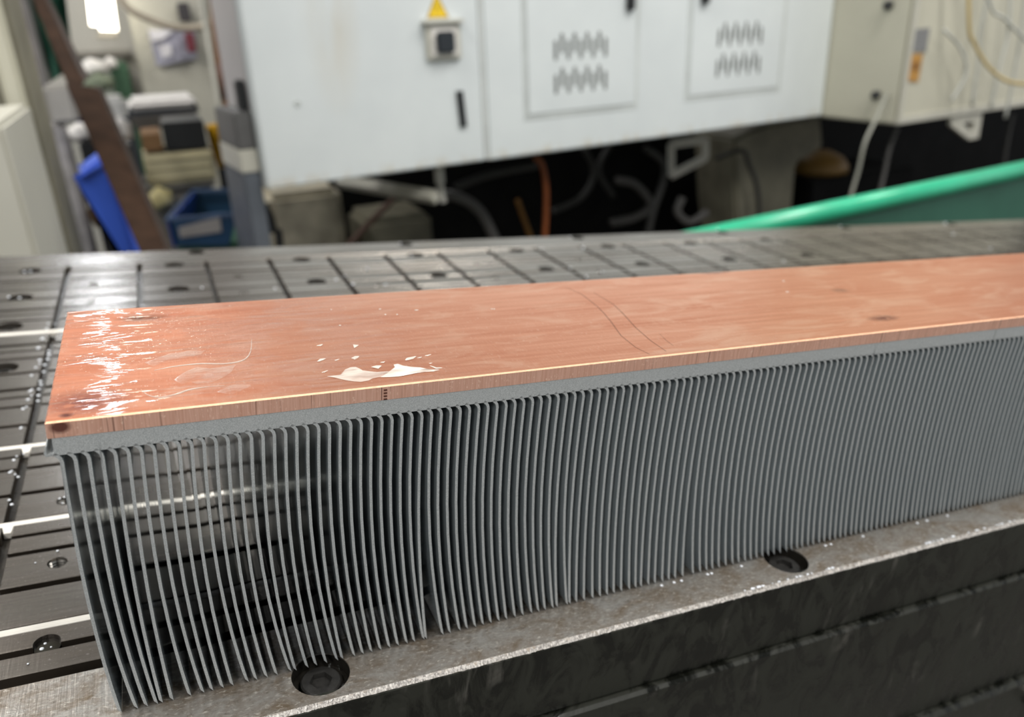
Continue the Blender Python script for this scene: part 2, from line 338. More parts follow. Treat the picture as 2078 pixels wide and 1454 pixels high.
# ------------------------------------------------------------------ machine table (tilted)
mm = 0.001
XL, XR = -0.30, 1.30; Y0, Y1 = 0.1953, 0.757
table = thing('machine_table', 'tilted oily steel machine table with a milled grid of grooves and bolt holes', 'machine table', M=TM)
cross = [x * mm for x in [-65.3 + 52.2 * k for k in range(-4, 27)]]
CW = 0.0040
gro = [(250.4, 3.2), (262.6, 3.9), (286.3, 3.4), (309.3, 2.8), (321.8, 2.5)]
for k in range(1, 7):
    b = 262.6 + 69.9 * k; gro += [(b, 3.9), (b + 23.5, 3.2) if k != 4 else (563.6, 4.2), (b + 46.7, 2.8), (b + 59.2, 2.3)]
gro = [g for g in gro if g[0] < 712]
edges = [237.6 + 1.8]; bars = []
for y, wd in gro: bars.append((edges[-1], y - wd / 2)); edges.append(y + wd / 2)
bars.append((edges[-1], 718.3 - 1.2))
# one cutter with all the drilled holes
cut = MB(); bolts = []; threads = []
def hole(x, y, r, d): cut.lathe([(r, -d), (r, 0.01)], (x, y, 0), 28)
for k in range(-1, 7):
    bolts.append((0.0372 + 0.1975 * k, 0.2085, 0.0095, 0.0055)); bolts.append((0.0337 + 0.1935 * k, 0.7470, 0.0070, 0.005))
for x, y, r, d in bolts: hole(x, y, r, d)
bigs = [(-0.0915 + 0.1055 * k, y) for k in range(0, 8) for y in (0.7085, 0.641)] + [(-0.0915, 0.5787), (-0.0868, 0.5062)]
for x, y in bigs: hole(x, y, 0.0078, 0.006)
smalls = [(-0.0454 + 0.1055 * k, y) for k in range(0, 5) for y in (0.2527, 0.2988, 0.3447, 0.6212, 0.6651)]
for x, y in smalls: hole(x, y, 0.0035 if y > 0.26 else 0.0042, 0.009)
cutter = cut.build('cutter', STEEL, M=TM)
def drilled(o):
    md = o.modifiers.new('holes', 'BOOLEAN'); md.operation = 'DIFFERENCE'; md.solver = 'EXACT'; md.object = cutter
    return o
todo = []
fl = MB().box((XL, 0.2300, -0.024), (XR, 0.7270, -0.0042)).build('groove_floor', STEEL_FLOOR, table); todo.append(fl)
fm = MB().box((XL, Y0, -0.0315), (XR, 0.2358, 0.0), 0, 0.0012).build('front_margin', [MARGIN], table); todo.append(fm)
bm_ = MB().box((XL, 0.7183, -0.0315), (XR, Y1, 0.0), 0, 0.001).build('rear_margin', [STEEL], table); todo.append(bm_)
xs = [XL] + [v for c in cross for v in (c - CW / 2, c + CW / 2)] + [XR]
for (a, b) in bars:
    m = MB()
    for i in range(0, len(xs), 2):
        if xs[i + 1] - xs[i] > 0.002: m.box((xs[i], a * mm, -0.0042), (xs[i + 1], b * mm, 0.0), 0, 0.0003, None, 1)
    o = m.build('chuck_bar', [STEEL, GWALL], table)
    if any(a * mm - r < y < b * mm + r for _, y, r in [(0, y, 0.009) for _, y in bigs] + [(0, y, 0.0043) for _, y in smalls]): todo.append(o)
for o in todo: drilled(o)
bpy.context.view_layer.update()
dg = bpy.context.evaluated_depsgraph_get()
new = {o: bpy.data.meshes.new_from_object(o.evaluated_get(dg)) for o in todo}
for o, me in new.items():
    o.modifiers.clear(); bb = bmesh.new(); bb.from_mesh(me); bmesh.ops.triangulate(bb, faces=bb.faces); bb.to_mesh(me); bb.free(); o.data = me
bpy.data.objects.remove(cutter)
# bright chipped front edge, oily front face and the ledges below
m = MB(); n = 1500
for i in range(n + 1):
    x = XL + (XR - XL) * i / n; j = 0.00010 * rng.normal() - (0.0005 if rng.random() < 0.012 else 0); k = 0.00012 * rng.normal()
    m.v += [(x, Y0 + 0.0012 + abs(k), 0.00008), (x, Y0 - 0.0001 + j * 0.3, -0.0011 + j)]
m.f = [(2 * i, 2 * i + 1, 2 * i + 3, 2 * i + 2) for i in range(n)]; m.m = [0] * n
m.build('worn_front_edge', EDGE, table)['label'] = 'bright chipped steel edge'
MB().box((XL, Y0 - 0.0006, -0.0315), (XR, Y0 + 0.006, -0.0013)).build('front_face', APRON, table)
MB().box((XL, Y0 - 0.0035, -0.1048), (XR, 0.72, -0.0325), 0, 0.0012).build('table_body', APRON, table)
MB().box((XL, Y0 - 0.0075, -0.26), (XR, 0.72, -0.1060), 0, 0.002).build('saddle', APRON, table)
def bolt(x, y, r, d, nm='socket_bolt', R=None):
    m = MB(); h = d - 0.0028; z0 = -d
    rr = r * 0.70; hx = rr * 0.55
    m.lathe([(rr, z0 + 0.0001), (rr, z0 + h * 0.8), (rr * 0.93, z0 + h)], (x, y, 0), 24)
    fs = m.f.pop(); m.m.pop()
    # hexagonal recess in the head
    b = len(m.v); n = 24
    for k in range(n):
        a = 2 * math.pi * k / n; q = hx / max(math.cos((a % (math.pi / 3)) - math.pi / 6), 0.5) * 0.9
        m.v.append((x + q * math.cos(a), y + q * math.sin(a), z0 + h))
    for k in range(n):
        a = 2 * math.pi * k / n; q = hx / max(math.cos((a % (math.pi / 3)) - math.pi / 6), 0.5) * 0.88
        m.v.append((x + q * math.cos(a), y + q * math.sin(a), z0 + h * 0.25))
    top = list(fs)
    for k in range(n):
        m.f.append([top[k], top[(k + 1) % n], b + (k + 1) % n, b + k]); m.m.append(0)
        m.f.append([b + k, b + (k + 1) % n, b + n + (k + 1) % n, b + n + k]); m.m.append(0)
    m.f.append([b + n + k for k in range(n)]); m.m.append(0)
    return m.build(nm, BOLT, table, M=None)
for x, y, r, d in bolts:
    bolt(x, y, r, d); m = MB(); m.lathe([(r * 0.992, -d + 0.0002), (r * 0.992, -0.0005)], (x, y, 0), 28); m.f = m.f[:-2]; m.m = m.m[:-2]; m.build('oily_bore', OIL, table)
    MB().lathe([(r * 0.985, -d + 0.0001), (r * 0.985, -d + 0.0004)], (x, y, 0), 28).build('oil_pool', OIL, table)
for x, y in bigs: bolt(x, y, 0.0078, 0.006)
for x, y in smalls:
    r = 0.0035 if y > 0.26 else 0.0042
    if y < 0.26:
        MB().lathe([(r * 0.97, -0.0085), (r * 0.97, -0.0016)], (x, y, 0), 20).build('oil_filled_hole', OIL, table); continue
    m = MB(); prof = []
    for k in range(7): prof += [(r * 0.985, -0.0012 - 0.0011 * k), (r * 0.80, -0.00175 - 0.0011 * k)]
    m.lathe(prof, (x, y, 0), 24); m.f.pop(); m.m.pop(); m.f.pop(); m.m.pop()
    m.lathe([(r * 0.82, -0.0089), (r * 0.82, -0.0086)], (x, y, 0), 16, 1)
    m.build('threaded_insert', [SHINY, DARKHOLE], table)
# a screw low on the front face at the right
q = 0.4235; m = MB(); ax = Matrix.Rotation(math.radians(90), 4, 'X')
m.lathe([(0.0062, 0.0), (0.0062, 0.005), (0.0052, 0.0062), (0.003, 0.0062), (0.0028, 0.002), (0, 0.002)], (q, Y0 - 0.0075, -0.121), 20, 0, ax)
m.build('face_screw', SHINY, table)

# white sealing cords lying in four of the grooves
names = ['nearest the front edge', 'second from the front edge', 'third from the front edge', 'furthest from the front edge']
for yc, wd, nm in [(262.6, 3.7, 0), (332.5, 3.7, 1), (402.4, 3.7, 2), (563.6, 4.0, 3)]:
    m = MB(); z = -0.0003 if nm < 3 else 0.0003
    m.tube([(XL, yc * mm, z - 0.0016), (XR, yc * mm, z - 0.0016)], 0.0019 * wd / 3.9, 10, smooth=0)
    m.box((XL, (yc - wd / 2) * mm, -0.0030), (XR, (yc + wd / 2) * mm, z), 0, 0.0004)
    for c in cross:
        if nm != 3:
            m.prism([(c - 0.0019, (yc - wd / 2 + 0.3) * mm, z - 0.0002), (c - 0.0013, (yc - wd / 2 - 3.2) * mm, z - 0.0009), (c + 0.0013, (yc - wd / 2 - 3.2) * mm, z - 0.0009), (c + 0.0019, (yc - wd / 2 + 0.3) * mm, z - 0.0002)], (0, 0, -0.0026))
    o = m.build('sealing_cord', CORD, M=TM)
    tag(o, 'white rubber sealing cord in a table groove, ' + names[nm] + ' of four', 'sealing cord', 'white sealing cords in the table grooves')

# ------------------------------------------------------------------ heat sink
sink = thing('heat_sink', 'long finned aluminium heat sink topped by a copper plate, standing on the machine table', 'heat sink', M=TM)
SX0, SX1, SY0, SY1 = -0.0298, 0.60, 0.2125, 0.3003
m = MB()
c = 0.00042
ys, zs = SY0 - 0.0001, 0.1002
m.add([(SX0, ys, 0.0955), (SX1, ys, 0.0955), (SX1, ys, zs - c), (SX0, ys, zs - c)], [(0, 1, 2, 3)], 1)
m.add([(SX0, ys, zs - c), (SX1, ys, zs - c), (SX1, ys + c, zs), (SX0 + c, ys + c, zs)], [(0, 1, 2, 3)], 2)
m.add([(SX0 + c, ys + c, zs), (SX1, ys + c, zs), (SX1, SY1 - c, zs), (SX0 + c, SY1 - c, zs)], [(0, 1, 2, 3)], 0)
m.add([(SX0 + c, SY1 - c, zs), (SX1, SY1 - c, zs), (SX1, SY1, zs - c), (SX0, SY1, zs - c)], [(0, 1, 2, 3)], 0)
m.add([(SX0, SY1, zs - c), (SX1, SY1, zs - c), (SX1, SY1, 0.0955), (SX0, SY1, 0.0955)], [(0, 1, 2, 3)], 1)
m.add([(SX0, ys, 0.0955), (SX0, ys, zs - c), (SX0, SY1, zs - c), (SX0, SY1, 0.0955)], [(0, 1, 2, 3)], 1)
m.add([(SX0, ys, zs - c), (SX0 + c, ys + c, zs), (SX0 + c, SY1 - c, zs), (SX0, SY1, zs - c)], [(0, 1, 2, 3)], 0)
m.add([(SX1, ys, 0.0955), (SX1, SY1, 0.0955), (SX1, SY1, zs), (SX1, ys, zs)], [(0, 1, 2, 3)], 1)
m.add([(SX0, ys, 0.0955), (SX0, SY1, 0.0955), (SX1, SY1, 0.0955), (SX1, ys, 0.0955)], [(0, 1, 2, 3)], 1)
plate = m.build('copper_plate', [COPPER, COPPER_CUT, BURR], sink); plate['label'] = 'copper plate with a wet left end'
m = MB().box((SX0 + 0.0010, SY0, 0.0904), (SX1, SY1, 0.0955), 0)
m.prism([(SX0 + 0.0010, SY0, 0.0912), (SX0 - 0.0006, SY0, 0.0909), (SX0 - 0.0008, SY0, 0.0918), (SX0 - 0.0004, SY0, 0.0934), (SX0 - 0.0007, SY0, 0.0934), (SX0 - 0.0013, SY0, 0.0914), (SX0 - 0.0010, SY0, 0.0903), (SX0 + 0.0010, SY0, 0.0904)], (0, SY1 - SY0, 0))
m.build('base_plate', ALU_CUT, sink)['label'] = 'grey aluminium base under the copper'
# punch mark and drawn scratches
m = MB()
for k in range(4):
    a = tz(774, 792 + 5 * k, 0.1) ; x0 = 0.0592
    m.box((x0 - 0.0005, ys - 0.0002, 0.0990 - 0.0010 * k - 0.0004), (x0 + 0.0005, ys + 0.0002, 0.0990 - 0.0010 * k))
m.build('punch_mark', SCR, plate)['label'] = 'small dark ladder of punch marks'
for pts in ([(1148, 582), (1180, 596), (1212, 621), (1225, 634), (1240, 652), (1260, 680), (1290, 704), (1318, 718)],
            [(1205, 593), (1245, 617), (1262, 633), (1290, 664), (1320, 690), (1352, 712)], [(1338, 676), (1352, 690), (1366, 700)]):
    P = [tz(u, v, 0.1003) for u, v in pts]; m = MB()
    Q = []
    for i in range(len(P) - 1):
        for k in range(4): Q.append(P[i] + (P[i + 1] - P[i]) * k / 4)
    Q.append(P[-1]); wv = 0.00012 if len(pts) > 3 else 0.00007
    for i, p in enumerate(Q):
        d = Q[min(i + 1, len(Q) - 1)] - Q[max(i - 1, 0)]; d /= np.linalg.norm(d); nn = np.array([-d[1], d[0], 0]) * wv * (0.55 + 0.45 * math.sin(math.pi * i / len(Q)))
        m.v += [tuple(p + nn + [0, 0, -0.00006]), tuple(p - nn + [0, 0, -0.00006])]
    m.f = [(2 * i, 2 * i + 1, 2 * i + 3, 2 * i + 2) for i in range(len(Q) - 1)]; m.m = [0] * len(m.f)
    m.build('scratch', SCR, plate)
DL = [4.6, 6.0, 5.6, 5.3, 3.5, 3.4, 5.4, 6.1, 5.6, 5.6, 5.4, 6.9, 6.4, 6.5, 6.5, 7.8, 6.2, 6.9, 6.6, 6.8, 7.3, 5.9, 6.8, 6.6, 6.4, 6.4, 6.4, 6.3, 6.3, 5.8, 6.1, 3.8, 6.9, 6.4, 7.0, 6.6, 6.6, 6.5, 6.4, 6.4, 6.3, 6.6, 6.6, 7.0, 6.7, 6.3, 6.4, 5.0, 6.1, 4.1, 3.8, 4.0, 4.6, 4.7, 4.7, 4.6, 4.8, 5.3, 5.1, 4.4, 4.7, 4.6, 5.0, 4.9, 4.8, 5.3, 7.3, 7.7, 7.8, 7.6, 7.7, 8.1, 8.5, 8.5, 8.7, 8.6]
NF = 198
ZL = [90.8, 90.05, 89.3, 88.2, 79, 67, 55, 43, 31, 20, 11, 4.6, 0.15]
for k in range(NF):
    xr = -27.35 + 3.172 * k; D = DL[k] if k < len(DL) else 8.6 + 0.15 * rng.normal() - min(1.6, 0.012 * (k - 75))
    bow = 0.0 if k < 4 else min(0.75, 0.1 + 0.04 * k); p = []
    for z in ZL:
        t = max(0.0, (88.2 - z) / 88.05); x = xr + D * t ** 2.5 - bow * math.sin(math.pi * t) * (1.2 - t)
        p.append((x - {90.8: 1.55, 90.05: 0.72, 89.3: 0.22}.get(z, 0.0), z))
    L, R = [], []
    for i in range(len(p)):
        a = np.array(p[max(i - 1, 0)]); b = np.array(p[min(i + 1, len(p) - 1)]); d = (b - a) / np.linalg.norm(b - a)
        nn = np.array([d[1], -d[0]])          # to the left (-x) going down
        L.append(np.array(p[i]) + nn * 0.46); R.append(np.array(p[i]) - nn * 0.46)
    L[-1] = L[-1] + np.array([-0.15, 1.5]); R[-1][1] = 0.1
    n = len(p); m = MB(); A3 = lambda Q, y: [(q[0] * mm, y, q[1] * mm) for q in Q]
    for y, fl in ((SY0, 0), (SY1 - 0.0002, 1)):      # cut front and rear edges
        m.add(A3(L, y) + A3(R, y), [((i, n + i, n + i + 1, i + 1) if not fl else (i, i + 1, n + i + 1, n + i)) for i in range(n - 1)], 1)
    for Q, fl in ((L, 0), (R, 1)):                   # the two broad faces
        m.add(A3(Q, SY0) + A3(Q, SY1 - 0.0002), [((i, i + 1, n + i + 1, n + i) if not fl else (i, n + i, n + i + 1, i + 1)) for i in range(n - 1)], 0)
    m.add([(q[0] * mm, y, q[1] * mm) for y in (SY0, SY1 - 0.0002) for q in (L[-1], R[-1])], [(0, 1, 3, 2)], 0)
    o = m.build('fin', [ALU, ALU_CUT], sink, recalc=False)
    o.data.polygons.foreach_set('use_smooth', [pp.material_index == 0 for pp in o.data.polygons])

# ------------------------------------------------------------------ coolant on the plate and drops on the table
def puddle(pts, h, z, mat, name, label, cat, group=None):
    P = [tz(u, v, z) for u, v in pts]; c = sum(P) / len(P); m = MB(); n = len(P)
    rings = [(1.0, 0.0), (0.94, 0.6), (0.8, 0.9), (0.45, 1.0)]
    for s_, hh in rings: m.v += [tuple(c + (p - c) * s_ + [0, 0, h * hh]) for p in P]
    for r in range(len(rings) - 1):
        for i in range(n): m.f.append((r * n + i, r * n + (i + 1) % n, (r + 1) * n + (i + 1) % n, (r + 1) * n + i)); m.m.append(0)
    m.f.append([3 * n + i for i in range(n)]); m.m.append(0)
    return tag(m.build(name, mat, smooth=True, M=TM), label, cat, group)
def pp(lst, ox, oy, sc): return [(ox + a / sc, oy + b / sc) for a, b in lst]
puddle(pp([(1030, 385), (1075, 375), (1150, 400), (1290, 420), (1400, 425), (1480, 445), (1560, 458), (1640, 455), (1560, 475), (1440, 482), (1320, 500), (1210, 522), (1100, 542), (980, 550), (860, 552), (940, 500), (1000, 455), (1045, 420)], 640, 680, 6.494), 0.0003, 0.1003, MILK,
       'coolant_puddle', 'whitish coolant pool with a pointed crest near the front edge of the copper', 'puddle', 'pools of coolant on the copper plate')
puddle(pp([(330, 520), (390, 450), (460, 420), (530, 415), (580, 435), (625, 462), (720, 475), (840, 485), (985, 472), (960, 538), (850, 548), (760, 565), (700, 595), (600, 612), (500, 605), (400, 590), (330, 575), (250, 555), (150, 540), (240, 535)], 640, 680, 6.494), 0.0002, 0.1003, POOL,
       'coolant_puddle', 'thin rounded coolant pool left of the crested pool on the copper', 'puddle', 'pools of coolant on the copper plate')
puddle([(292, 735), (318, 726), (345, 717), (372, 713), (398, 706), (420, 709), (408, 718), (385, 724), (362, 733), (330, 736), (310, 742)], 0.0001, 0.1003, FILM, 'coolant_film', 'faint whitish coolant smear below the bright glints at the wet end', 'film', 'thin coolant smears on the copper plate')
puddle([(352, 770), (366, 760), (380, 752), (400, 744), (426, 747), (448, 744), (478, 740), (470, 754), (452, 766), (430, 775), (405, 780), (385, 774), (368, 779)], 0.0001, 0.1003, FILM, 'coolant_film', 'faint round whitish coolant smear inside the curved drip line', 'film', 'thin coolant smears on the copper plate')
puddle([(440, 795), (470, 780), (500, 770), (520, 768), (505, 785), (470, 800)], 0.0001, 0.1003, FILM, 'coolant_film', 'faint narrow coolant smear at the right end of the curved drip line', 'film', 'thin coolant smears on the copper plate')
for pts, lab in (([(290, 795), (305, 803), (327, 806), (357, 800), (387, 790), (427, 784), (456, 782)], 'curved pale drip line of coolant near the front left of the copper'), ([(313, 751), (357, 743), (407, 738), (456, 738), (493, 731), (508, 714), (511, 686)], 'second pale drip line hooking up at its right end on the copper')):
    tag(MB().tube([tz(u, v, 0.10022) for u, v in pts], [0.00008, 0.0002, 0.0003, 0.0003, 0.0003, 0.0002, 0.00006], 6).build('coolant_line', POOL, smooth=True, M=TM), lab, 'coolant')
m = MB()
def drop(x, y, z, r, sx=1.0, sy=1.0, hh=0.55, n=10):
    prof = [(1.0, 0), (0.9, 0.5), (0.6, 0.85), (0.02, 1.0)]; b = len(m.v)
    for q, h in prof:
        for k in range(n):
            a = 2 * math.pi * k / n; m.v.append((x + r * sx * q * math.cos(a), y + r * sy * q * math.sin(a), z + r * hh * h))
    for i in range(3):
        for k in range(n): m.f.append((b + i * n + k, b + i * n + (k + 1) % n, b + (i + 1) * n + (k + 1) % n, b + (i + 1) * n + k)); m.m.append(0)
    m.f.append([b + k for k in range(n)][::-1]); m.m.append(0); m.f.append([b + 3 * n + k for k in range(n)]); m.m.append(0)
dr = [(98, 657, 1), (95, 667, 1), (111, 657, .7), (86, 688, 1.3), (78, 707, 1.3), (81, 731, 1.2), (97, 729, 1.1), (99, 720, 1.2), (99, 713, 1), (73, 746, .9), (81, 738, .8), (91, 741, 1), (89, 755, 1), (64, 762, 1),
      (82, 774, 1), (83, 781, 1), (79, 790, .9), (61, 794, 1), (65, 791, .8), (78, 803, 1), (57, 811, 1), (64, 803, .7), (77, 814, .9), (47, 830, 1), (54, 826, .7), (43, 868, 1), (42, 870, .7), (28, 934, 1), (34, 926, .7), (20, 959, 1), (24, 956, .7),
      (31, 963, .7), (37, 968, .9), (19, 1015, .9), (24, 1024, 1), (48, 921, .7), (121, 1012, .7), (127, 1021, .6), (131, 1009, .7), (92, 1306, .7), (85, 1317, 1), (104, 1313, .5), (117, 1118, .7), (57, 1347, .5), (72, 1142, .5)]
for u, v, s in dr:
    p = tz(u, v, 0.0); drop(p[0], p[1], 0.0002, 0.00075 * s * (1.0 if v > 850 else 1.25))
for u, v, s in [(812, 494, 1), (835, 519, 1), (1183, 503, 1.5), (1100, 505, 1), (1156, 481, 1), (1190, 562, 1.2), (1158, 544, 1), (1222, 552, 1), (682, 568, 1.1), (716, 577, 1.2), (700, 560, .8), (782, 578, 1), (745, 545, 1), (558, 586, 1), (1456, 466, 1.5), (1918, 453, 1.6), (1934, 475, 1.4), (1705, 459, 1.2), (1590, 530, 1.2), (2010, 504, 1.2), (410, 584, .9), (18, 603, 1), (40, 605, 1), (50, 552, 1), (62, 551, 1), (290, 622, .8)]:
    p = tz(u, v, 0.0); drop(p[0], p[1], 0.0002, 0.0011 * s)
for u, v in [(1358, 1172), (1383, 1179), (1442, 1162), (1434, 1164), (1341, 1187), (1668, 1102), (1680, 1100), (1743, 1083), (1852, 1056), (1870, 1050), (1908, 1038), (1560, 1200)]:
    p = tz(u, v, 0.0); drop(p[0], 0.2105, 0.0002, 0.0007)
for i in range(60):       # beads along the front edge of the table
    u = rng.choice([rng.uniform(1500, 1700), rng.uniform(1840, 2070)]); x = tz(u, 1343 - 0.267 * (u - 1000), 0)[0]
    drop(x, Y0 + 0.0016, 0.0002, rng.uniform(0.0003, 0.0007))
tag(m.build('coolant_drops', BEAD, smooth=True, M=TM), 'scattered coolant beads, painted white for their lamp glints, on the dark steel table', 'coolant drops', None, 'stuff')
m = MB()
def sliver(pts):
    P = [tz(u, v, 0.1003) for u, v in pp(pts, 640, 680, 6.494)]; b0 = len(m.v); n = len(P); c0 = sum(P) / n
    m.v += [tuple(p) for p in P] + [tuple(c0 + (p - c0) * 0.75 + [0, 0, 0.00018]) for p in P]
    for i in range(n): m.f.append((b0 + i, b0 + (i + 1) % n, b0 + n + (i + 1) % n, b0 + n + i)); m.m.append(0)
    m.f.append([b0 + n + i for i in range(n)]); m.m.append(0)
for q in ([(495, 122), (572, 130), (512, 167)], [(470, 300), (520, 275), (580, 275), (560, 298), (520, 320)], [(735, 418), (800, 398), (875, 400), (830, 440)], [(855, 358), (920, 347), (900, 362)],
          [(1180, 325), (1200, 300), (1335, 272), (1290, 310), (1200, 330)], [(1340, 300), (1405, 285), (1390, 298)], [(1440, 270), (1530, 252), (1480, 272)], [(1495, 370), (1545, 365), (1510, 377)],
          [(1505, 400), (1600, 430), (1680, 430), (1590, 440)], [(20, 345), (60, 310), (145, 305), (110, 322), (50, 345)], [(10, 140), (100, 118), (80, 138)], [(250, 330), (320, 315), (270, 335)], [(80, 490), (170, 462), (120, 490)]): sliver(q)
for u, v, sx in [(845, 629, 2.5), (782, 638, 1.2), (771, 627, 1.6), (690, 660, 1.4), (998, 627, 1.2), (1003, 627, 1.2), (672, 628, 1), (806, 638, 1), (1590, 570, 2.5), (1598, 592, 3), (240, 729, 1.2), (228, 741, 2)]:
    p = tz(u, v, 0.1002); drop(p[0], p[1], 0.10025, 0.00035, sx, 1.3, 0.3)
tag(m.build('coolant_specks', MILK, smooth=True, M=TM), 'small whitish flecks of coolant scattered over the copper plate', 'coolant drops', None, 'stuff')

# ------------------------------------------------------------------ white electrical cabinet
YAW = math.radians(6.907)
cab = thing('electrical_cabinet', 'white steel electrical cabinet with a door, switch and two vented hatches behind the table', 'cabinet', (0.208, 1.881, 0.806), YAW)
def ch_box(name, a, b, mat, par, bev=0.0, seg=2): return MB().box(a, b).build(name, mat, par, bevel=bev, seg=seg)
CWD, CH, CD = 1.823, 1.20, 0.25
ch_box('body', (0, 0.012, 0.0), (CWD, CD, CH), [WHITE], cab, 0.004)
ch_box('side_panel', (-0.002, 0.02, 0.17), (0.0, CD - 0.004, CH - 0.02), LILAC, cab)['label'] = 'greyish side panel'
door = ch_box('door', (0.002, -0.006, 0.001), (0.560, 0.012, CH - 0.003), [WHITE], cab, 0.004)
ch_box('door_seam', (0.560, -0.0054, 0.003), (0.572, 0.0125, CH - 0.006), SEAM, cab)
front = ch_box('front_panel', (0.572, -0.006, 0.0), (CWD, 0.012, CH), [WHITE], cab, 0.004)
MB().prism([(0.493, -0.0065, 0.091), (0.510, -0.0065, 0.091), (0.504, -0.0065, 0.176), (0.487, -0.0065, 0.176)], (0, -0.006, 0)).build('door_handle', BLACK, door)
m = MB(); ax = Matrix.Rotation(math.radians(90), 4, 'X'); m.lathe([(0.007, 0), (0.007, 0.002), (0.004, 0.0025), (0.0035, 0.001), (0, 0.001)], (0.095, -0.006, 0.180), 16, 0, ax); m.build('keyhole', HATCH_RIM, door)
# rotary switch
sw = ch_box('switch_plate', (0.414, -0.018, 0.248), (0.506, -0.006, 0.332), BEIGE, cab, 0.005)
ch_box('switch_bezel', (0.424, -0.0215, 0.258), (0.494, -0.018, 0.322), OFFWHITE, sw, 0.004)
ch_box('switch_knob', (0.435, -0.033, 0.265), (0.482, -0.0215, 0.312), KNOB, sw, 0.004)
ch_box('switch_hood', (0.408, -0.03, 0.329), (0.510, -0.006, 0.338), BEIGE, sw, 0.002)
m = MB(); cx = 0.4525
m.prism([(cx - 0.029, -0.0061, 0.341), (cx + 0.029, -0.0061, 0.341), (cx, -0.0061, 0.396)], (0, -0.0006, 0), 1)
m.prism([(cx - 0.024, -0.0067, 0.344), (cx + 0.024, -0.0067, 0.344), (cx, -0.0067, 0.390)], (0, -0.0004, 0), 0)
m.prism([(cx - 0.002, -0.0071, 0.352), (cx + 0.004, -0.0071, 0.362), (cx, -0.0071, 0.363), (cx + 0.003, -0.0071, 0.377), (cx - 0.004, -0.0071, 0.364), (cx, -0.0071, 0.362)], (0, -0.0002, 0), 1)
m.build('warning_sticker', [YELLOW, YBORDER], door)['label'] = 'yellow triangular warning sticker'
def hatch(x0, x1, z0, z1, vx0, vx1, vz_top):
    h = MB(); g = 0.013
    h.box((x0, -0.0073, z0), (x1, -0.0055, z1)); ho = h.build('hatch_rim', HATCH_RIM, cab)
    hp = MB().box((x0 + g, -0.0095, z0 + g), (x1 - g, -0.0070, z1 - g)).build('access_hatch', [WHITE], cab, bevel=0.0015)
    pitch = (vx1 - vx0) / 9
    for row in range(2):
        for i in range(9):
            x = vx0 + pitch * (i + 0.5); up = 0.016 if i % 2 else 0.0; zt = vz_top - row * 0.083 + up - 0.006
            s = MB(); r = 0.0046; L = 0.048; pts = []
            for k in range(7): a = math.pi * k / 6; pts.append((x + r * math.cos(a), -0.0096, zt - r + r * math.sin(a)))
            for k in range(7): a = math.pi + math.pi * k / 6; pts.append((x + r * math.cos(a), -0.0096, zt - L + r + r * math.sin(a)))
            s.prism(pts, (0, -0.0006, 0)); s.build('vent_slot', SLOT, hp)
    return hp
h1 = hatch(0.680, 1.052, 0.089, 1.05, 0.768, 0.946, 0.284)
h2 = hatch(1.224, 1.613, 0.093, 1.05, 1.332, 1.520, 0.288)
ch_box('hatch_latch', (1.000, -0.024, 0.3405), (1.026, -0.0095, 0.41), BLACK, h1, 0.004)
ch_box('hatch_latch', (1.262, -0.024, 0.350), (1.290, -0.0095, 0.42), BLACK, h2, 0.004)
def wc(x, y, z):                        # cabinet coordinates to the world
    c_, s_ = math.cos(YAW), math.sin(YAW); return np.array([0.208 + c_ * x - s_ * y, 1.881 + s_ * x + c_ * y, 0.806 + z])

post = thing('machine_post', 'grey steel post with a pale band at the left side of the white cabinet', 'post', (0.208, 1.881, 0), YAW)
ch_box('lower_shaft', (-0.042, 0.02, 0.0), (-0.003, 0.215, 0.845), GREYL, post, 0.003)
ch_box('band', (-0.043, 0.019, 0.845), (-0.003, 0.216, 0.895), CREAM_L, post, 0.002)
ch_box('upper_shaft', (-0.042, 0.02, 0.895), (-0.003, 0.215, 0.975), GREYP, post, 0.003)
o = MB().box((-0.022, 0.03, 0.976), (-0.0025, 0.06, 1.04)).build('side_handle', BLACK, None, bevel=0.004)
o.location = (0.208, 1.881, 0); o.rotation_euler = (0, 0, YAW); tag(o, 'black handle on the left side of the white cabinet', 'handle')

body = thing('machine_tool', 'huge machine tool behind and below the white cabinet, blackened for the shade there', 'machine', (0.208, 1.881, 0), YAW)
ch_box('upper_housing', (0.30, CD + 0.002, 0.9), (6.0, 0.55, 2.0), BODY, body)
ch_box('lower_bed', (0.30, 0.80, 0.0), (6.5, 1.1, 0.899), BODY, body)

# cream control box at the right, standing proud of the cabinet
bx = thing('control_box', 'cream enamelled control box to the right of the white cabinet', 'control box', tuple(wc(CWD + 0.003, 0, -0.006)), YAW)
BW = 1.0
ch_box('box_body', (0, -0.275, 0), (BW, 0.25, 1.25), CREAM, bx, 0.006)
ch_box('bottom_flange', (-0.001, -0.280, 0.0), (BW + 0.001, -0.272, 0.022), CREAM_L, bx, 0.001)
ch_box('corner_post', (-0.002, -0.286, 0.0), (0.018, -0.276, 1.2), CREAM_L, bx, 0.004)
P = lambda u, v: None
def onbox(u, v, off=0.0):               # spot on the front of the control box, in its own coordinates
    d = pray(u, v); c0 = wc(CWD + 0.003, -0.276 - off, 0); nn = np.array([-math.sin(YAW), math.cos(YAW), 0]); p = C + d * (((c0 - C) @ nn) / (d @ nn))
    q = p - wc(CWD + 0.003, 0, -0.006); return np.array([math.cos(YAW) * q[0] + math.sin(YAW) * q[1], -math.sin(YAW) * q[0] + math.cos(YAW) * q[1], q[2]])
def quad_on(name, uv, mat, th=0.002, par=bx):
    P4 = [onbox(u, v) for u, v in uv]; return MB().prism([p + [0, -0.0005, 0] for p in P4], (0, -th, 0)).build(name, mat, par)
quad_on('label_plate', [(1848, 60), (1886, 56), (1878, 105), (1843, 104)], LABELG)['label'] = 'small grey label plate'
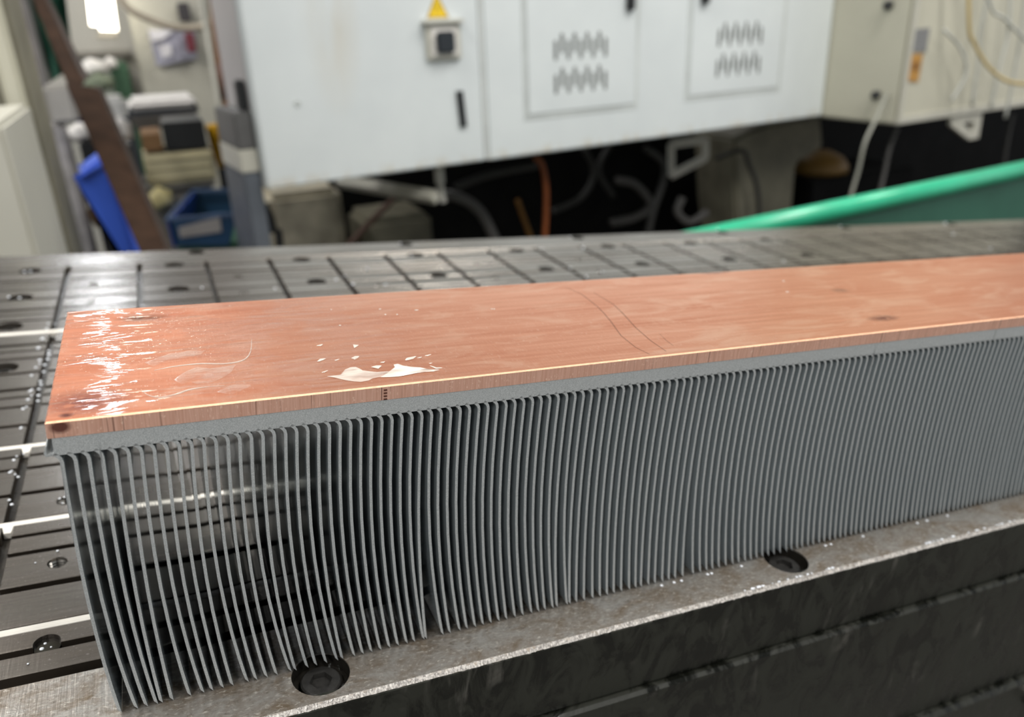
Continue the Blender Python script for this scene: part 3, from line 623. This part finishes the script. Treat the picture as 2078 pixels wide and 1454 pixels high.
quad_on('orange_sticker', [(1850, 110), (1872, 109), (1862, 166), (1840, 164)], ORST)['label'] = 'narrow orange sticker'
P4 = [onbox(u, v, 0.003) for u, v in [(1853, 126), (1867, 125), (1864, 142), (1850, 143)]]
MB().prism(P4, (0, -0.0006, 0)).build('sticker_mark', ORST_D, bx)
# lifting lug under the box
a = onbox(1936, 235); sc_ = 1.0
pts = [(1932, 228), (1998, 220), (1988, 280), (1970, 284), (1934, 256)]; inn = [(1957, 250), (1982, 247), (1978, 264), (1974, 266), (1960, 254)]
m = MB(); O_ = [onbox(u, v) + [0, 0.004, 0] for u, v in pts]; I_ = [onbox(u, v) + [0, 0.004, 0] for u, v in inn]; n = 5
T = np.array([0, 0.014, 0]); m.v = [tuple(p) for p in O_ + I_ + [p + T for p in O_] + [p + T for p in I_]]
for i in range(n):
    j = (i + 1) % n; m.f += [(i, j, n + j, n + i), (2 * n + i, 3 * n + i, 3 * n + j, 2 * n + j), (i, 2 * n + i, 2 * n + j, j), (n + i, n + j, 3 * n + j, 3 * n + i)]; m.m += [0] * 4
m.build('lifting_lug', CREAM_L, bx)
# knobs on its side face
axx = Matrix.Rotation(math.radians(-90), 4, 'Y')
for zz, yy in ((0.082, -0.20), (0.333, -0.20)): m = MB(); m.lathe([(0.013, 0.0), (0.013, 0.014), (0.009, 0.02), (0, 0.021)], (0.0, yy, zz), 16, 0, axx); m.build('side_knob', BLACK, bx)

def hose(name, uvy, r, mat, label, cat='cable', group=None, n=8):
    P3 = [py(u, v, y) for u, v, y in uvy]; return tag(MB().tube(P3, r, n).build(name, mat, smooth=True), label, cat, group)
# cables around the control box
yb = 1.755
hose('yellow_hose', [(2010, -700, yb), (1972, -200, yb), (1966, 40, yb), (1978, 90, yb), (2005, 135, yb), (2045, 165, yb), (2100, 172, yb)], 0.0052, HOSEY, 'yellow hose looping in front of the cream control box', 'hose')
for k, (pts, lab) in enumerate([([(2020, -700), (1985, -150), (2010, 10), (2035, 35), (2060, 60), (2090, 90)], 'thin pale cable curving from the yellow hose to the upper right corner'),
        ([(2150, -700), (2060, -100), (2046, 60), (2030, 130), (2010, 220)], 'pale cable hanging just inside the yellow hose loop'),
        ([(2200, -700), (2095, -100), (2070, 80), (2056, 160), (2040, 240)], 'grey cable hanging at the right picture edge over the control box'),
        ([(1915, 60), (1950, 100), (1960, 150), (1930, 205)], 'faint pale cable bent on the front of the control box left of the yellow loop'),
        ([(2110, -700), (2020, -100), (1990, 60), (1985, 120), (1972, 215)], 'slack pale cable running down beside the yellow hose bottom')]):
    hose('cable', [(u, v, 1.774 + 0.0100 * k) for u, v in pts], 0.0046, CABLEW, lab, 'cable', 'pale cables over the control box')
hose('cable', [(1800, 190, 1.86), (1778, 240, 1.85), (1755, 290, 1.84), (1742, 345, 1.84), (1722, 420, 1.84), (1712, 520, 1.84)], 0.0052, plain('dull_pale_cable', (0.33, 0.33, 0.28), 0.4), 'pale cable dropping from below the black knob down behind the green rail', 'cable')
hose('cable', [(1822, 258, 1.93), (1806, 300, 1.93), (1795, 350, 1.93), (1780, 420, 1.93), (1770, 520, 1.93)], 0.006, HOSE_G, 'grey cable dropping from the lower corner of the control box', 'cable')
hose('cable', [(2056, 230, 1.95), (2044, 290, 1.95), (2036, 350, 1.95), (2030, 470, 1.95)], 0.006, HOSE, 'dark cable hanging under the control box at the far right', 'cable')

# ------------------------------------------------------------------ under the cabinet
def pbox(name, u0, v0, u1, v1, y, depth, mat, label=None, cat=None, bev=0.004, par=None, down=None, group=None, mats=None):
    uc, vc = (u0 + u1) / 2, (v0 + v1) / 2
    x0 = py(u0, vc, y)[0]; x1 = py(u1, vc, y)[0]; z1 = py(uc, v0, y)[2]; z0 = py(uc, v1, y)[2] if down is None else down
    o = MB().box((x0, y, z0), (x1, y + depth, z1)).build(name, mat, par, bevel=bev)
    return tag(o, label, cat, group)
pbox('base_casting', 548, 388, 700, 500, 2.32, 0.3, plain('stained_cream_casting', (0.40, 0.36, 0.27), 0.6, 0, 0.4, 11), 'dirty cream base casting under the left end of the white cabinet', 'casting', 0.02, down=0.0)
pbox('oil_pan', 740, 440, 880, 500, 2.45, 0.25, CREAM_D, 'low dirty pan below the cream bar under the cabinet', 'pan', 0.02, down=0.0)
a, b = py(690, 368, 2.3), py(885, 400, 1.98); m = MB()
d = (b - a); m.tube([a, b], 0.021, 4, smooth=0); tag(m.build('support_bar', CREAM_L, bevel=0.003), 'cream square bar sticking out under the white cabinet', 'bar')
m = MB().tube([py(890, 330, 2.05), py(893, 372, 2.05)], 0.013, 12, smooth=0).tube([py(893, 374, 2.05), py(900, 410, 2.05)], 0.0085, 12, smooth=0)
tag(m.build('cable_gland', FRAMEW), 'pale round gland hanging under the cabinet beside the cream bar', 'gland')
hose('rusty_rod', [(800, 402, 2.28), (762, 440, 2.28), (705, 500, 2.28)], 0.0095, plain('rust_rod', (0.15, 0.085, 0.06), 0.6), 'rusty rod slanting down under the cream bar', 'rod')
hose('orange_cable', [(1085, 318, 2.12), (1100, 335, 2.12), (1108, 380, 2.12), (1108, 430, 2.12), (1104, 500, 2.12)], 0.0085, ORANGE, 'orange cable hanging from the bottom of the white cabinet', 'cable')
hose('amber_cable', [(1050, 405, 2.5), (1062, 440, 2.5), (1080, 490, 2.5)], 0.009, ORANGE2, 'dull amber cable left of the orange cable', 'cable')
hose('hose', [(880, 395, 2.3), (930, 400, 2.3), (975, 430, 2.3), (1012, 500, 2.3)], 0.016, HOSE_G, 'grey hose bending down right of the cream bar', 'hose')
hose('hose', [(925, 380, 2.25), (990, 355, 2.25), (1090, 335, 2.25)], 0.012, HOSE, 'dark hose running along under the cabinet to the orange cable', 'hose')
hose('hose', [(1250, 365, 2.6), (1290, 375, 2.6), (1320, 415, 2.6), (1290, 440, 2.6), (1240, 452, 2.6)], 0.016, HOSE_G, 'grey hose curling in the dark right of the orange cable', 'hose')
hose('hose', [(1310, 300, 2.3), (1345, 330, 2.3), (1345, 370, 2.3), (1325, 430, 2.3), (1310, 500, 2.3)], 0.012, HOSE, 'dark hose hanging beside the white frame', 'hose')
hose('hose', [(1185, 300, 2.6), (1205, 350, 2.6), (1180, 400, 2.6), (1120, 430, 2.6)], 0.012, HOSE, 'dark hose sagging in the middle under the cabinet', 'hose')
hose('hose', [(1240, 290, 2.62), (1215, 345, 2.62), (1245, 400, 2.62)], 0.011, HOSE, 'second dark hose crossing behind the sagging one', 'hose')
# white square frame
yf = 2.3; Q = [py(u, v, yf) for u, v in [(1362, 292), (1432, 282), (1432, 320), (1362, 356)]]
m = MB()
for i in range(4): m.tube([Q[i], Q[(i + 1) % 4]], 0.0150, 4, smooth=0)
tag(m.build('tube_frame', FRAMEW), 'dull white square tube frame hanging under the cabinet', 'frame')
hose('hose', [(1385, 400, 2.40), (1375, 430, 2.40), (1400, 450, 2.40), (1435, 430, 2.40)], 0.014, HOSE_G, 'grey hose stub below the white tube frame', 'hose')
# cream casting with a pipe
m = MB(); yk = 2.45
m.prism([py(u, v, yk) for u, v in [(1488, 280), (1545, 255), (1668, 232), (1672, 300), (1618, 330), (1608, 440), (1600, 500), (1500, 500), (1492, 420)]], (0, 0.25, 0))
tag(m.build('pump_casting', CREAM_D, bevel=0.012), 'dirty cream machine casting under the right end of the cabinet', 'casting')
hose('bent_pipe', [(1452, 322, 2.40), (1505, 305, 2.38), (1520, 335, 2.38), (1535, 375, 2.38), (1540, 420, 2.38), (1540, 470, 2.38)], 0.0085, HOSE, 'dark pipe bending over the cream casting', 'pipe')
# motor with amber dome
mo = thing('pump_motor', 'black pump motor with an amber domed cap under the control box', 'motor', tuple(py(1735, 400, 2.5)))
b0 = py(1735, 400, 2.5)
A = py(1640, 370, 2.5) - b0; B = py(1830, 470, 2.5) - b0
ch_box('motor_housing', (A[0], -0.02, B[2] - 0.1), (B[0], 0.3, py(1735, 352, 2.5)[2] - b0[2]), BODY, mo, 0.01)
cD = py(1705, 352, 2.5) - b0; m = MB(); m.lathe([(0.125, -0.01), (0.122, 0.02), (0.10, 0.05), (0.05, 0.075), (0.0, 0.08)], (cD[0], 0.13, cD[2]), 24)
m.build('dome_cap', DOMEB, mo, smooth=True)

# ------------------------------------------------------------------ green tray behind the table
def gl(u, v, y0):                      # spot on a vertical plane parallel to the cabinet through (0, y0)
    d = pray(u, v); nn = np.array([-math.sin(YAW), math.cos(YAW), 0]); c0 = np.array([0, y0, 0]); return C + d * (((c0 - C) @ nn) / (d @ nn))
tr = thing('coolant_tray', 'green enamelled coolant tray edge running behind the table', 'tray', (0, 0, 0))
g0 = 0.90; a = gl(1400, 470, g0); b = gl(2078, 358, g0); zc = (a[2] + b[2]) / 2
dx = np.array([math.cos(YAW), math.sin(YAW), 0]); a2 = a - dx * 0.25; b2 = b + dx * 0.5; a2[2] = b2[2] = zc
m = MB(); m.tube([a2, b2], 0.0172, 18, smooth=0); m.build('rim', GREEN, tr, smooth=False)
for o in [tr.children[0]]: o.data.polygons.foreach_set('use_smooth', [len(p.vertices) == 4 for p in o.data.polygons])
nn = np.array([-math.sin(YAW), math.cos(YAW), 0])
m = MB(); m.prism([a2 - [0, 0, .012], b2 - [0, 0, .012], b2 - [0, 0, .5], a2 - [0, 0, .5]], -nn * 0.004); m.build('side_sheet', GREEN_D, tr)

# ------------------------------------------------------------------ left background
pbox('left_panel', -160, 255, 42, 520, 1.15, 0.3, CREAM_L, 'pale cream machine panel at the lower left picture edge', 'panel', 0.006, down=0.0)
lp = bpy.data.objects['left_panel']
# column seen as two strips
cl = thing('machine_column', 'tall cream machine column at the left with a raised strip', 'column', (0, 0, 0))
def strip(name, u0a, u1a, va, u0b, vb, y, dep, mat, par):
    x0 = py(u0a, va, y)[0]; x1 = py(u1a, va, y)[0]
    return MB().box((x0, y, 0.0), (x1, y + dep, 2.3)).build(name, mat, par, bevel=0.006)
strip('column_web', -40, 50, 150, 0, 0, 1.52, 0.2, CREAM_D, cl)
strip('column_strip', 8, 52, 200, 0, 0, 1.50, 0.018, CREAM, cl)
o = MB().box((py(10, 40, 2.4)[0], 2.38, 1.05), (py(40, 40, 2.4)[0], 2.40, 1.35)).build('pink_plate', PINKL, bevel=0.003); tag(o, 'pinkish plate between the cream column and the brown beam', 'plate')
gp = strip('grey_post', 45, 84, 120, 0, 0, 2.45, 0.12, GALV, None); tag(gp, 'galvanised grey post right of the cream column', 'post')
pbox('grey_box', 92, 172, 152, 252, 2.2, 0.12, plain('warm_grey_box', (0.33, 0.315, 0.285), 0.5), 'warm grey box above the blue bin, left of the brown beam', 'box', 0.008)
pbox('grey_stand', 100, 255, 160, 520, 2.2, 0.12, GALV, 'galvanised stand below the warm grey box', 'stand', 0.005, down=0.0)
# green cloth hanging behind the beam
m = MB(); nx, nz = 10, 10; pts = []
for j in range(nz + 1):
    for i in range(nx + 1):
        s_, t_ = i / nx, j / nz
        u = (52 + 52 * t_) * (1 - s_) + (128 + 22 * t_) * s_ + (25 * t_ * s_ if t_ > 0.5 else 0) * 0; v = -40 + t_ * (205 - 30 * s_)
        pts.append(py(u, v, 2.65 + 0.03 * math.sin(s_ * 17) + 0.01 * math.sin(t_ * 9 + s_ * 5)))
m.v = [tuple(p) for p in pts] + [tuple(p + [0, 0.02, 0]) for p in pts]; N = len(pts)
for j in range(nz):
    for i in range(nx):
        q = j * (nx + 1) + i; m.f.append((q, q + 1, q + nx + 2, q + nx + 1)); m.f.append((N + q, N + q + nx + 1, N + q + nx + 2, N + q + 1)); m.m += [0, 0]
tag(m.build('green_cloth', CLOTH, smooth=True), 'dark green cloth hanging behind the brown beam at the top left', 'cloth')
# leaning rusty beam
be = thing('rusty_beam', 'brown rusty steel beam leaning across the left background', 'beam', (0, 0, 0))
def quadbar(name, uv, dep, mat, par):
    P4 = [py(u, v, y) for u, v, y in uv]; return MB().prism(P4, (0, dep, 0)).build(name, mat, par, bevel=0.002)
quadbar('beam_bar', [(58, -20, 2.1), (82, -20, 2.1), (172, 170, 1.80), (140, 180, 1.80)], 0.02, RUST, be)
quadbar('beam_foot', [(133, 170, 1.795), (200, 180, 1.795), (342, 520, 1.30), (288, 520, 1.30)], 0.025, RUST, be)
quadbar('beam_flange', [(186, 178, 1.80), (206, 182, 1.80), (352, 520, 1.31), (330, 520, 1.31)], 0.06, RUST_D, be)
pe = py(288, 520, 1.30); pf = py(342, 520, 1.30)
MB().box((pe[0], 1.301, 0.0), (pf[0], 1.322, pe[2] + 0.004)).build('beam_leg', RUST, be)
quadbar('beam_side', [(82, -20, 2.11), (92, -20, 2.11), (180, 160, 1.81), (168, 165, 1.81)], 0.03, RUST_D, be)
# blue bin
bi = thing('blue_bin', 'blue plastic bin leaning behind the brown beam', 'bin', (0, 0, 0)); yb_ = 1.95
ext = lambda p, q: p + (q - p) * (p[2] / (p[2] - q[2]))      # carried on down to the floor
m = MB(); m.prism([py(163, 362, yb_), py(226, 330, yb_), ext(py(226, 330, yb_), py(298, 520, yb_)), ext(py(163, 362, yb_), py(262, 520, yb_))], (0, 0.16, 0)); m.build('bin_shell', BLUE, bi, bevel=0.01)
m = MB(); m.prism([py(u, v, yb_ - 0.012) for u, v in [(222, 350), (238, 352), (302, 520), (276, 520)]], (0, 0.05, 0)); m.build('bin_rib', BLUE_L, bi, bevel=0.004)
m = MB(); m.prism([py(u, v, yb_ - 0.016) for u, v in [(158, 356), (214, 314), (222, 334), (165, 366)]], (0, 0.19, 0)); m.build('bin_rim', BLUE_L, bi, bevel=0.006)
pbox('black_crate', 165, 290, 205, 335, 2.36, 0.1, BLACK, 'black crate just above the rim of the blue bin', 'crate', down=0.0)
def lump(name, u, v, y, rx, rz, mat, label, cat, ry=None):
    c0 = py(u, v, y); bm = bmesh.new(); bmesh.ops.create_icosphere(bm, subdivisions=3, radius=1)
    for q in bm.verts:
        k = 1 + 0.12 * math.sin(5 * q.co.x + 3 * q.co.z) + 0.08 * math.sin(9 * q.co.y + 4 * q.co.z); q.co = Vector((q.co.x * rx * k, q.co.y * (ry or rx) * k, q.co.z * rz * k))
    me = bpy.data.meshes.new(name); bm.to_mesh(me); bm.free(); me.materials.append(mat); me.polygons.foreach_set('use_smooth', [True] * len(me.polygons))
    o = bpy.data.objects.new(name, me); o.location = c0; COL.objects.link(o); return tag(o, label, cat)
lump('white_bag', 170, 268, 2.40, 0.038, 0.024, WCLOTH, 'crumpled white bag lying behind the blue bin, left of the beam', 'bag')
pbox('dark_stool', 232, 292, 275, 400, 2.72, 0.1, DARKWOOD, 'dark stool behind the beam carrying a small white bundle', 'stool', down=0.0)
lump('white_bag', 250, 262, 2.75, 0.026, 0.034, WCLOTH, 'small white bundle just right of the brown beam', 'bag')
lump('navy_cloth', 166, 218, 2.42, 0.034, 0.038, NAVY, 'dark navy cloth left of the brown beam above the white bag', 'cloth')
lump('tan_part', 203, 432, 2.3, 0.024, 0.036, plain('tan_part', (0.50, 0.32, 0.19), 0.5), 'small tan part left of the blue bin', 'part')
pbox('dark_rack', 212, 450, 275, 520, 2.22, 0.12, BLACK, 'dark rack behind the foot of the blue bin', 'rack', down=0.0)
# window in the far wall with what stands before it
wi = tag(pbox('window_1', 158, 112, 262, 205, 4.56, 0.038, WFRAME, bev=0.004), kind='structure')
a, b = py(163, 118, 4.55), py(258, 200, 4.55)
def wbox(name, u0, v0, u1, v1, y, dep, mat, par): 
    uc, vc = (u0 + u1) / 2, (v0 + v1) / 2
    return MB().box((py(u0, vc, y)[0], y, py(uc, v1, y)[2]), (py(u1, vc, y)[0], y + dep, py(uc, v0, y)[2])).build(name, mat, par)
wbox('pane', 166, 120, 255, 198, 4.548, 0.01, plain('window_pane', (0.30, 0.33, 0.28), 0.2), wi)
wbox('lintel', 156, 103, 264, 113, 4.53, 0.068, WFRAME, wi)
pbox('green_locker', 228, 128, 264, 196, 4.3, 0.2, WINGREEN, 'dark green locker in front of the far window', 'locker', 0.006, down=0.0)
lump('white_cloth', 192, 136, 4.2, 0.062, 0.036, WCLOTH, 'white cloth bundle in front of the far window', 'cloth')
lump('white_cloth', 225, 128, 4.25, 0.028, 0.026, WCLOTH, 'smaller white cloth beside the bundle at the far window', 'cloth')
lump('green_sack', 205, 167, 4.12, 0.06, 0.035, plain('sage_sack', (0.17, 0.20, 0.14), 0.8), 'sage green sack below the white cloth bundle', 'sack')
pbox('grey_machine', 205, 197, 265, 300, 3.85, 0.2, plain('silver_grey', (0.50, 0.50, 0.49), 0.5), 'silver grey machine part below the far window', 'machine', 0.02, down=0.0)
# cream partition with notice and frame edge
pbox('cream_locker', 262, -150, 428, 225, 4.2, 0.3, CREAM_L, 'tall cream locker behind the work bench', 'locker', 0.006, down=0.0)
pbox('pale_pipe', 418, -60, 430, 215, 3.4, 0.05, PALEPIPE, 'pale upright pipe left of the copper pipe', 'pipe', 0.01, down=0.0)
hose('copper_pipe', [(352, -500, 2.6), (428, -60, 2.6), (440, 60, 2.6), (452, 150, 2.6), (466, 225, 2.6), (500, 420, 2.6)], 0.0150, COPPERPIPE, 'copper brown upright pipe left of the white cabinet', 'pipe')
hose('pipe_sleeve', [(449, 128, 2.595), (461, 200, 2.595)], 0.0160, DBROWN, 'dark brown sleeve around the copper pipe', 'sleeve')
no = thing('paper_notice', 'curled white paper notice on the cream locker', 'notice', (0, 0, 0))
m = MB(); m.prism([py(u, v, 4.17) for u, v in [(300, 62), (396, 58), (400, 118), (318, 134)]], (0, 0.006, 0)); m.build('sheet', PAPER_G, no)
m = MB(); m.prism([py(u, v, 4.155) for u, v in [(302, 60), (352, 62), (330, 80), (308, 84)]], (0, 0.006, 0)); m.build('curled_corner', PAPER, no)
m = MB(); m.prism([py(u, v, 4.162) for u, v in [(322, 92), (346, 90), (350, 112), (330, 118)]], (0, 0.005, 0)); m.build('printed_block', PAPER, no)
pbox('dark_socket', 362, 5, 386, 44, 4.12, 0.06, DGREY, 'dark box on the cream locker above the paper notice', 'box')
pbox('red_holder', 378, 66, 396, 106, 4.1, 0.05, MAROON, 'small maroon holder on the right edge of the paper notice', 'holder')
hose('hanging_hose', [(225, -30, 3.9), (262, 18, 3.9), (310, 42, 3.9), (360, 57, 3.9), (405, 55, 3.9), (432, 46, 3.85)], 0.014, plain('beige_hose', (0.42, 0.36, 0.28), 0.5), 'beige hose sagging across the cream locker', 'hose')
# bright work lamp
la = thing('work_lamp', 'glowing work lamp with two tubes at the top left', 'lamp', (0, 0, 0))
m = MB(); a = py(206, -40, 4.0); b = py(221, 62, 4.0); m.tube([a, b], 0.034, 14, smooth=0); m.build('lamp_tube', LAMP, la)
m = MB(); a = py(184, -40, 4.02); b = py(194, 52, 4.02); m.tube([a, b], 0.02, 14, smooth=0); m.build('lamp_tube', LAMP, la)
pbox('lamp_holder', 196, 66, 240, 78, 4.05, 0.06, WFRAME, par=la)
# work bench and what is on it
bn = thing('work_bench', 'work bench with a white covered top and dark legs at the left', 'bench', (0, 0, 0)); ybn = 3.0
MB().box((py(258, 225, ybn)[0], ybn, py(330, 232, ybn)[2]), (py(404, 225, ybn)[0], ybn + 0.3, py(330, 222, ybn)[2])).build('bench_top', DARKWOOD, bn)
for k, u in enumerate((266, 398)):
    x = py(u, 300, ybn)[0]; MB().box((x - 0.012, ybn + 0.01, 0), (x + 0.02, ybn + 0.05, py(330, 232, ybn)[2])).build('leg', DARKWOOD, bn)
m = MB(); zt = py(330, 221, ybn)[2]; xa, xb = py(258, 215, ybn)[0], py(402, 215, ybn)[0]
m.box((xa, ybn - 0.01, zt), (xb, ybn + 0.28, zt + 0.03)); tag(m.build('white_sheet', WCLOTH, bevel=0.02, seg=3), 'white folded sheet covering the work bench top', 'sheet')
m = MB(); m.prism([py(u, v, ybn - 0.045) for u, v in [(262, 238), (398, 226), (398, 240), (350, 250), (310, 268), (285, 274), (270, 250)]], (0, 0.02, 0)); tag(m.build('plastic_wrap', plain('dull_wrap', (0.11, 0.10, 0.09), 0.5), bevel=0.004), 'dull grey wrap hanging below the white sheet', 'wrap')
pbox('black_box', 332, 246, 418, 304, 2.66, 0.2, BLACK, 'black box under the white covered bench', 'box')
pbox('cardboard_box', 288, 272, 330, 307, 2.66, 0.2, CARD, 'brown cardboard box under the bench left of the black box', 'box')
cr = pbox('pale_crate', 294, 309, 438, 372, 2.65, 0.25, FOAM, 'pale yellow slatted crate under the bench', 'crate', 0.008)
for vv in (322, 340, 358):
    wbox('slat_gap', 300, vv, 430, vv + 4, 2.647, 0.004, plain('crate_gap', (0.42, 0.37, 0.23), 0.7), cr)
pbox('shelf_board', 290, 374, 440, 384, 2.64, 0.27, plain('grey_shelf', (0.16, 0.155, 0.14), 0.6), 'grey shelf board under the pale crate', 'shelf')
pbox('brown_cabinet', 300, 386, 445, 520, 2.66, 0.24, plain('taupe_box', (0.27, 0.25, 0.205), 0.6), 'taupe cabinet base behind the blue basket', 'cabinet', down=0.0)
yt = thing('yellow_tool', 'bright yellow tool on a dark pole standing left of the grey post', 'tool', (0, 0, 0)); e_ = py(450, 345, 2.8)
MB().tube([py(u, v, 2.8) for u, v in [(432, 252), (440, 290), (449, 340)]], [0.024, 0.022, 0.012], 12).build('yellow_grip', YOBJ, yt, smooth=True)
MB().tube([py(450, 341, 2.8), (e_[0], 2.8, 0.0)], 0.012, 8, smooth=0).build('pole', DARKWOOD, yt)
lump('yellow_lump', 328, 402, 2.6, 0.036, 0.032, YPALE, 'pale yellow lump just above the blue basket', 'bag')
# blue basket with parts
bk = thing('blue_basket', 'blue plastic basket of pale parts at the left behind the table', 'basket', (0, 0, 0)); yk = 2.35
def bp(u, v, y=yk): return py(u, v, y)
m = MB(); m.prism([bp(u, v) for u, v in [(338, 446), (352, 500), (466, 500), (482, 438), (455, 432), (400, 440)]], (0, 0.02, 0)); m.build('front_wall', BASKET, bk, bevel=0.004)
m = MB(); m.prism([bp(u, v, yk + 0.28) for u, v in [(392, 388), (468, 386), (476, 440), (385, 446)]], (0, 0.015, 0)); m.build('rear_wall', BASKET, bk)
m = MB(); m.prism([bp(338, 446), bp(352, 500), bp(385, 460, yk + 0.28), bp(392, 388, yk + 0.28)], (0.012, 0, 0)); m.build('side_wall', BLUE, bk)
m = MB(); m.tube([bp(392, 388, yk + 0.26), bp(470, 386, yk + 0.26), bp(484, 436), bp(338, 446), bp(392, 388, yk + 0.28)], 0.007, 8, smooth=0); m.build('basket_rim', plain('rim_blue', (0.09, 0.14, 0.25), 0.45), bk)
m = MB(); m.prism([bp(u, v, yk - 0.004) for u, v in [(362, 462), (446, 440), (450, 470), (366, 482)]], (0, 0.006, 0)); m.build('pale_patch', plain('pale_parts', (0.45, 0.42, 0.40), 0.6), bk)
MB().box((0.0, 2.37, 0.0), (0.19, 2.62, py(400, 505, 2.35)[2])).build('stand', plain('green_stand', (0.06, 0.16, 0.10), 0.6), bk)
hose('grey_cable', [(536, 415, 2.2), (548, 440, 2.2), (556, 470, 2.2), (570, 520, 2.2), (600, 1000, 2.2)], 0.011, HOSE, 'dark cable beside the base casting under the cabinet corner', 'cable')
